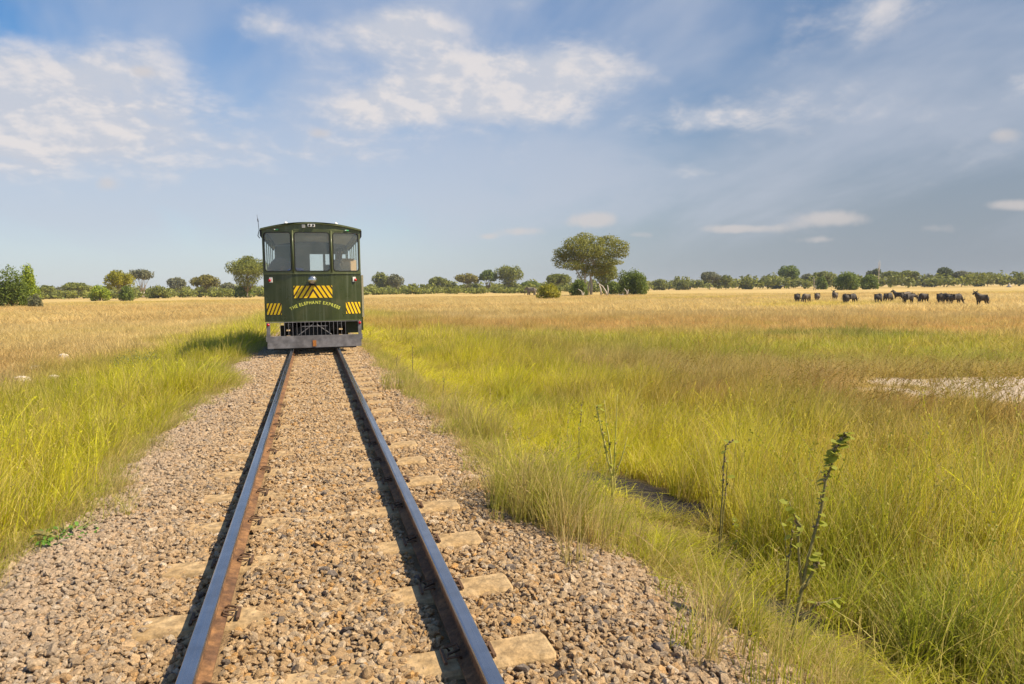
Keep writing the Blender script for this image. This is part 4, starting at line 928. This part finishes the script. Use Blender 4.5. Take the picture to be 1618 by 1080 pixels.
# right distance
T_ = [('tree', 'broad pale tree in the low right treeline, first taller one', 1122, 455, 429, 34, 'spread', 'grey', 40, 1500), ('tree', 'small tree right of the first taller tree of the right treeline', 1147, 455, 434, 20, 'round', 'olive', 41, 700),
      ('shrub', 'round dark bush below a small domed tree in the right treeline', 1181, 456, 442, 22, 'bush', 'green', 42, 800), ('tree', 'small domed tree half hidden in the right treeline', 1180, 454, 436, 14, 'round', 'dark', 43, 500),
      ('tree', 'grey tree left of the tall dark dome tree', 1213, 454, 435, 24, 'round', 'grey', 44, 900), ('shrub', 'dark bush at the left foot of the tall dark dome tree', 1226, 454, 440, 22, 'bush', 'dark', 45, 800),
      ('dome_tree', 'tall dark dome tree rising above the right treeline', 1247, 453, 419, 38, 'round', 'green', 46, 2200), ('tree', 'small open tree right of the tall dark dome tree', 1276, 453, 432, 22, 'round', 'grey', 47, 800),
      ('tree', 'thin tree behind the small round bush on the right', 1302, 454, 428, 32, 'spread', 'olive', 48, 1100), ('round_bush', 'small round bush standing forward of the right treeline', 1298, 457, 436, 23, 'bush', 'green', 49, 1100),
      ('round_bush', 'largest round bush forward of the right treeline', 1338, 458, 429, 46, 'bush', 'green', 50, 2600), ('round_bush', 'round bush right of the largest one, below the dead snag', 1374, 457, 433, 34, 'bush', 'green', 51, 1800),
      ('tree', 'dark tree behind the dead snag', 1382, 452, 424, 24, 'round', 'dark', 52, 1000), ('tree', 'wide olive tree right of the dead snag', 1407, 451, 428, 34, 'spread', 'olive', 53, 1500),
      ('tree', 'spreading tree with a thin upper crown, middle of the right woodland', 1436, 451, 427, 32, 'spread', 'olive', 54, 1300), ('shrub', 'wide grey-green bush left of the leaning dome tree', 1468, 451, 433, 32, 'bush', 'grey', 55, 1300),
      ('tree', 'dark tree tallest of the far right pair', 1492, 450, 422, 27, 'round', 'dark', 56, 1400), ('tree', 'flat-topped grey tree right of the far right pair\'s taller tree', 1519, 450, 428, 36, 'spread', 'grey', 57, 1500),
      ('shrub', 'low pale bush between the far right trees', 1546, 450, 441, 20, 'bush', 'grey', 58, 500), ('tree', 'rounded olive tree near the right picture edge', 1561, 449, 430, 28, 'round', 'olive', 59, 1200),
      ('tree', 'small dark tree second from the right picture edge', 1581, 449, 435, 18, 'round', 'dark', 60, 700), ('tree', 'dark tree cut by the right picture edge', 1612, 448, 436, 24, 'round', 'dark', 61, 900),
      ('shrub', 'brownish low tree at the start of the right treeline', 1042, 456, 440, 28, 'bush', 'olive', 62, 900), ('shrub', 'dull bush left of the first taller tree of the right treeline', 1078, 456, 441, 34, 'bush', 'olive', 63, 1000)]
for nm, lb, px, base, top, w, kind, leaf, sd_, nn in T_: tree(nm, lb, px, base, top, w, kind, leaf, sd_, nn, cat='bush' if 'bush' in nm else ('shrub' if nm == 'shrub' else 'tree'))
# the far woodland that reads as one dark band
wd = MB(); r_ = random.Random(9)
for i in range(430):
    a = R(-50+128*(i+r_.random())/430); dd = r_.uniform(470, 640); x, y = dd*math.sin(a), dd*math.cos(a)
    h = r_.uniform(4.5, 9.0)*(1.25 if a > R(18) else 1.0); w = r_.uniform(5, 10)
    lobes = [((x+r_.gauss(0, w*.35), y+r_.gauss(0, w*.35), h*r_.uniform(.35, .72)), (w*.4, w*.4, h*.30)) for _ in range(4)]
    leaves_into(wd, r_, lobes, 190, 1.0)
for i in range(240):                        # scrub below the trees, nearer on the left
    a = R(-48+75*(i+r_.random())/240); dd = r_.uniform(330, 460); x, y = dd*math.sin(a), dd*math.cos(a); h = r_.uniform(2.2, 5.0); w = r_.uniform(4, 8)
    leaves_into(wd, r_, [((x+r_.gauss(0, w*.4), y+r_.gauss(0, w*.4), h*r_.uniform(.3, .65)), (w*.4, w*.4, h*.34)) for _ in range(4)], 170, .75)
tag(wd.build('far_woodland', M_LEAF['olive']), 'low olive woodland band along the whole horizon', 'woodland', kind='stuff')
# pale termite mound
d = ray(1595, 451); p = CAM+360/(d@FW)*d; mb = MB()
mb.tube([(0, 0, -.1), (0.05, 0, .7), (-.05, 0, 1.5), (.05, 0, 2.3)], [1.5, .9, .5, .08], 9); o = mb.build('termite_mound', principled('mound_clay', (.50, .42, .32), .95, var=.2, scale=2), smooth=True, loc=(p[0], p[1], 0)); tag(o, 'pale cone-shaped termite mound by the right picture edge', 'mound')
# chalky stones in the dry grass on the left
M_CHALK = principled('chalk', (.66, .58, .50), .9, var=.2, scale=10)
for px, py, s, lb in ((58, 575, .22, 'pale flat stone in the dry left grass, farthest of the group'), (32, 592, .22, 'pale flat stone in the dry left grass, nearest the picture edge'), (84, 590, .15, 'small pale stone in the dry left grass, rightmost nearer one'), (100, 557, .16, 'small pale stone lying alone, up right of the other pale stones')):
    p = gpos(px, py, .3); mb = MB(); r_ = random.Random(px)
    for k, (q, z) in enumerate(((1.0, -.3), (1.05, .05), (.8, .14), (.3, .17))):
        mb.v += [(math.cos(6.283*i/9)*s*q*r_.uniform(.8, 1.2), math.sin(6.283*i/9)*s*q*.7*r_.uniform(.8, 1.2), z) for i in range(9)]
    for k in range(3): mb.f += [(k*9+i, k*9+(i+1) % 9, k*9+9+(i+1) % 9, k*9+9+i) for i in range(9)]
    mb.f += [tuple(range(27, 36))]; mb.m = [0]*len(mb.f); o = mb.build('pale_stone', M_CHALK, loc=(p[0], p[1], .10)); tag(o, lb, 'stone', 'pale stones left')
# ------------------------------------------------------------------ skinned figures
def skinned(name, V, E_, sub=2, mat=None, root=0):
    me = bpy.data.meshes.new(name+'_sk'); me.from_pydata([v[:3] for v in V], E_, [])
    o = bpy.data.objects.new(name+'_sk', me); COL.objects.link(o)
    md = o.modifiers.new('skin', 'SKIN'); md.use_smooth_shade = True
    for i, v in enumerate(V):
        r = v[3]; me.skin_vertices[0].data[i].radius = (r, v[4] if len(v) > 4 else r); me.skin_vertices[0].data[i].use_root = (i == root)
    s = o.modifiers.new('sub', 'SUBSURF'); s.levels = sub; s.render_levels = sub
    dg = bpy.context.evaluated_depsgraph_get(); nm = bpy.data.meshes.new_from_object(o.evaluated_get(dg)); nm.name = name
    bpy.data.objects.remove(o); bpy.data.meshes.remove(me); nm.materials.clear()
    if mat: nm.materials.append(mat)
    nm.polygons.foreach_set('use_smooth', [True]*len(nm.polygons)); return nm
M_WILD = principled('wildebeest_hide', (.045, .038, .032), .8, col2=(.085, .07, .058), scale=2.5, var=.3)
M_WILDLIT = principled('wildebeest_hide_lit', (.12, .09, .065), .75, col2=(.18, .14, .10), scale=2.5, var=.3)  # lighter copy of the hide, its sunlit tone put into the colour
M_HORN = principled('horn', (.03, .028, .025), .5); M_MANE = principled('mane', (.012, .011, .011), .9)
def beast(pose):
    head = {'graze': [(.66, 0, .92, .14), (.80, 0, .62, .105), (.92, 0, .34, .085), (.97, 0, .20, .06)], 'level': [(.66, 0, 1.10, .21), (.90, 0, 1.06, .14), (1.06, 0, .88, .10), (1.14, 0, .70, .07)], 'alert': [(.58, 0, 1.26, .21), (.70, 0, 1.44, .135), (.88, 0, 1.40, .10), (1.0, 0, 1.22, .07)]}[pose]
    V = [(-.05, 0, .98, .31, .29), (-.40, 0, .96, .28, .25), (-.62, 0, .95, .19), (.22, 0, 1.01, .34, .28), (.44, 0, 1.10, .28, .24)]+head      # 0..8
    E_ = [(0, 1), (1, 2), (0, 3), (3, 4), (4, 5), (5, 6), (6, 7), (7, 8)]
    def leg(at, pts):
        for q in pts:
            V.append(q); E_.append((at, len(V)-1)); at = len(V)-1
    for s in (-1, 1):
        leg(3, [(.34, s*.13, .74, .11), (.35, s*.13, .42, .055), (.34, s*.13, .10, .04), (.37, s*.13, .0, .045)])
        leg(1, [(-.50, s*.13, .74, .14), (-.48, s*.13, .56, .085), (-.60, s*.13, .40, .05), (-.55, s*.13, .08, .04), (-.52, s*.13, .0, .045)])
    leg(2, [(-.76, 0, .88, .04), (-.80, 0, .62, .03), (-.80, 0, .40, .05)])
    hx, hz_ = head[1][0], head[1][2]; hm = MB()
    for s in (-1, 1): hm.tube([(hx, s*.07, hz_+.10), (hx+.03, s*.22, hz_+.08), (hx+.02, s*.30, hz_+.20), (hx-.02, s*.22, hz_+.32)], [.04, .035, .025, .008], 6)
    mm = MB(); n1 = head[0]
    mm.tube([(.30, 0, 1.30), (n1[0]-.04, 0, n1[2]+.17), (hx-.04, 0, hz_+.12)], [.05, .06, .03], 6); mm.tube([(n1[0]+.04, 0, n1[2]-.12), (hx, 0, hz_-.16)], [.05, .03], 6)
    return V, E_, hm.mesh('horns', M_HORN, True), mm.mesh('mane', M_MANE, True)
BE = {}
for ps in ('graze', 'level', 'alert'):
    V, E_, hm, mm = beast(ps)
    for k, mt in (('d', M_WILD), ('b', M_WILDLIT)): BE[ps+k] = (skinned('wildebeest', V, E_, 1, mt), hm, mm)
herd = [(1260, 479, 'graze', 'd', 60, 'dark wildebeest seen from behind at the left end of the herd'), (1274, 479.5, 'graze', 'b', 205, 'sunlit-toned grazing wildebeest facing the leftmost dark one'),
        (1291, 477, 'level', 'b', 70, 'upright wildebeest with sunlit right flank, third from the left'), (1319, 475, 'alert', 'b', 80, 'slim sunlit-toned wildebeest farthest back, fourth from the left'),
        (1336, 481, 'graze', 'd', 75, 'dark wildebeest rump-on, left of the overlapping pair below the largest round bush'), (1345, 480.5, 'graze', 'd', 10, 'dark side-on wildebeest, right of the overlapping pair below the largest round bush'),
        (1388, 481, 'graze', 'd', 40, 'dark wildebeest left of the pair under the dead snag'), (1403, 479, 'graze', 'd', 20, 'dark wildebeest right of the pair under the dead snag'),
        (1419, 475.5, 'alert', 'd', 150, 'wildebeest standing behind with its head raised'), (1430, 475, 'level', 'b', 0, 'wildebeest half hidden behind the one pointing right'),
        (1436, 482, 'level', 'd', 0, 'broadside wildebeest pointing right with level head'), (1459, 481, 'graze', 'd', 200, 'single grazing wildebeest in the middle of the right half of the herd'),
        (1486, 481, 'graze', 'd', 50, 'dark wildebeest left in the group of three'), (1496, 482, 'level', 'd', 80, 'narrow rump-on wildebeest middle in the group of three'), (1510, 483, 'graze', 'd', 0, 'broadside wildebeest right in the group of three'),
        (1551, 485, 'alert', 'd', 180, 'last wildebeest on the right with its head held high')]
for px, py, ps, k, ang, lb in herd:
    p = gpos(px, py+1.5, 0.0); me, hm, mm = BE[ps+k]
    root = tag(empty('wildebeest', (p[0], p[1], float(height(p[0], p[1]))-.01), math.atan2(RW[1], RW[0])+R(ang)), lb, 'wildebeest', 'wildebeest herd on the plain')
    root.scale = (.86, 1.1, 1.02)
    link('body', me, root); link('horns', hm, root); link('mane', mm, root)
# elephant behind the yellow-green bush
M_EL = principled('elephant_hide', (.14, .12, .095), .9, col2=(.20, .175, .14), scale=1.2, var=.2, bump=.5, bscale=8)
M_IV = principled('ivory', (.7, .62, .48), .5)
V = [(0, 0, 1.95, .85, .78), (-.9, 0, 1.95, .80, .72), (-1.45, 0, 1.75, .55), (.85, 0, 2.05, .78, .72), (1.35, 0, 2.25, .55), (1.80, 0, 2.40, .52, .5), (2.15, 0, 2.1, .33), (2.35, 0, 1.55, .21), (2.38, 0, .95, .16), (2.30, 0, .45, .12), (2.45, 0, .22, .09)]
E_ = [(0, 1), (1, 2), (0, 3), (3, 4), (4, 5), (5, 6), (6, 7), (7, 8), (8, 9), (9, 10)]
def leg(at, pts):
    for q in pts:
        V.append(q); E_.append((at, len(V)-1)); at = len(V)-1
for s in (-1, 1):
    st = .22*s
    leg(3, [(.95+st*.4, s*.42, 1.25, .36), (.98+st, s*.42, .65, .24), (.98+st*1.3, s*.42, .08, .25)]); leg(1, [(-1.05-st*.4, s*.42, 1.25, .40), (-.98-st, s*.42, .7, .25), (-1.08-st*1.3, s*.42, .08, .25)])
leg(2, [(-1.85, 0, 1.7, .07), (-1.95, 0, 1.0, .05)])
p = gpos(840, 465.2, 0.0); p = CAM+(p-CAM)*(232/((p-CAM)@FW)); p[2] = 0
root = tag(empty('elephant', (p[0], p[1], -.02), math.atan2(RW[1], RW[0])+R(172)), 'grey elephant walking left behind the yellow-green bush', 'elephant')
link('body', skinned('elephant', V, E_, 2, M_EL), root)
for s in (-1, 1):
    e = MB(); out = [(1.75, 2.85), (1.45, 2.9), (1.05, 2.65), (.95, 2.2), (1.15, 1.6), (1.4, 1.35), (1.6, 1.75), (1.75, 2.2)]
    e.v = [(a, s*(.48+.22*(1.75-a)), b) for a, b in out]+[(a, s*(.56+.22*(1.75-a)), b) for a, b in out]; k = len(out)
    e.f = [tuple(range(k)), tuple(range(2*k-1, k-1, -1))]+[(i, i+k, (i+1) % k+k, (i+1) % k) for i in range(k)]; e.m = [0]*len(e.f); e.build('ear', M_EL, root, fix=True)
    MB().tube([(2.05, s*.22, 1.95), (2.35, s*.28, 1.65), (2.65, s*.28, 1.62)], [.07, .06, .02], 6).build('tusk', M_IV, root, True)
# the driver, seated behind the right windscreen of the rail car
M_SHIRT = principled('driver_shirt', (.05, .052, .05), .85, var=.2, scale=10); M_SKIN = principled('skin', (.13, .075, .05), .5); M_HAIR = principled('hair_black', (.01, .009, .008), .8)
V = [(0, 0, .10, .17, .13), (0, 0, .30, .155, .12), (0, .01, .50, .19, .12), (0, .01, .60, .13, .09), (0, -.01, .68, .055), (0, -.02, .755, .075), (0, -.03, .83, .095, .105), (0, -.025, .91, .075)]
E_ = [(0, 1), (1, 2), (2, 3), (3, 4), (4, 5), (5, 6), (6, 7)]
for s in (-1, 1):
    leg(3, [(s*.19, .01, .57, .065), (s*.27, -.02, .33, .048), (s*.20, -.26, .27, .038), (s*.17, -.34, .29, .03)]); h0 = len(V)-1
    for j in range(4): leg(h0, [(s*(.15+.018*j), -.40, .295+.004*j, .010), (s*(.15+.018*j), -.43, .275, .009)])
    leg(h0, [(s*.135, -.37, .30, .010), (s*.12, -.39, .30, .009)])
    leg(0, [(s*.10, -.10, .08, .10), (s*.12, -.48, .10, .075), (s*.12, -.50, -.28, .05), (s*.12, -.60, -.34, .045)])
me = skinned('person', V, E_, 2, M_SHIRT); me.materials.append(M_SKIN)
for pg in me.polygons:
    c = pg.center
    if c.z > .645 or c.y < -.20 and c.z > .2: pg.material_index = 1
PERSON_SPOT = (.72, CAR_Y+1.35, RAIL_Z+1.68)
root = tag(empty('person', PERSON_SPOT), 'driver in dark grey shirt seated behind the right windscreen', 'person'); link('body', me, root)
hb = MB(); hb.tube([(0, 0, .86), (0, 0, .92), (0, 0, .965), (0, 0, .985)], [.10, .098, .07, .02], 10); hb.build('hair', M_HAIR, root, True)
f = MB(); f.tube([(0, -.135, .83), (0, -.155, .80), (0, -.13, .785)], [.012, .018, .01], 6); f.build('nose', M_SKIN, root, True)
for s in (-1, 1):
    MB().tube([(s*.038, -.124, .838), (s*.038, -.136, .838)], [.014, .006], 8).build('eye', principled('eye', (.6, .58, .55), .3), root); MB().tube([(s*.098, -.02, .855), (s*.112, -.01, .83), (s*.10, -.02, .79)], [.012, .018, .01], 6).build('ear', M_SKIN, root, True)
MB().tube([(-.03, -.118, .765), (0, -.13, .762), (.03, -.118, .765)], [.006, .009, .006], 6).build('mouth', principled('lips', (.16, .06, .05), .5), root)

# ------------------------------------------------------------------ haze: the dusty air over the plain
m = bpy.data.materials.new('dusty_air'); m.use_nodes = True; t = NT(m.node_tree); m.node_tree.nodes.clear()
pv = t.n('ShaderNodeVolumePrincipled'); t.put(pv, 'Color', (.80, .86, .95, 1)); t.put(pv, 'Density', 0.00014); t.put(pv, 'Anisotropy', 0.0)
o_ = t.n('ShaderNodeOutputMaterial'); m.node_tree.links.new(pv.outputs[0], o_.inputs['Volume'])
hzb = MB().box((0, 3500, 13.0), (13000, 8000, 31.0)).build('haze', m); tag(hzb, 'thin dusty haze over the whole plain', 'haze', kind='stuff')
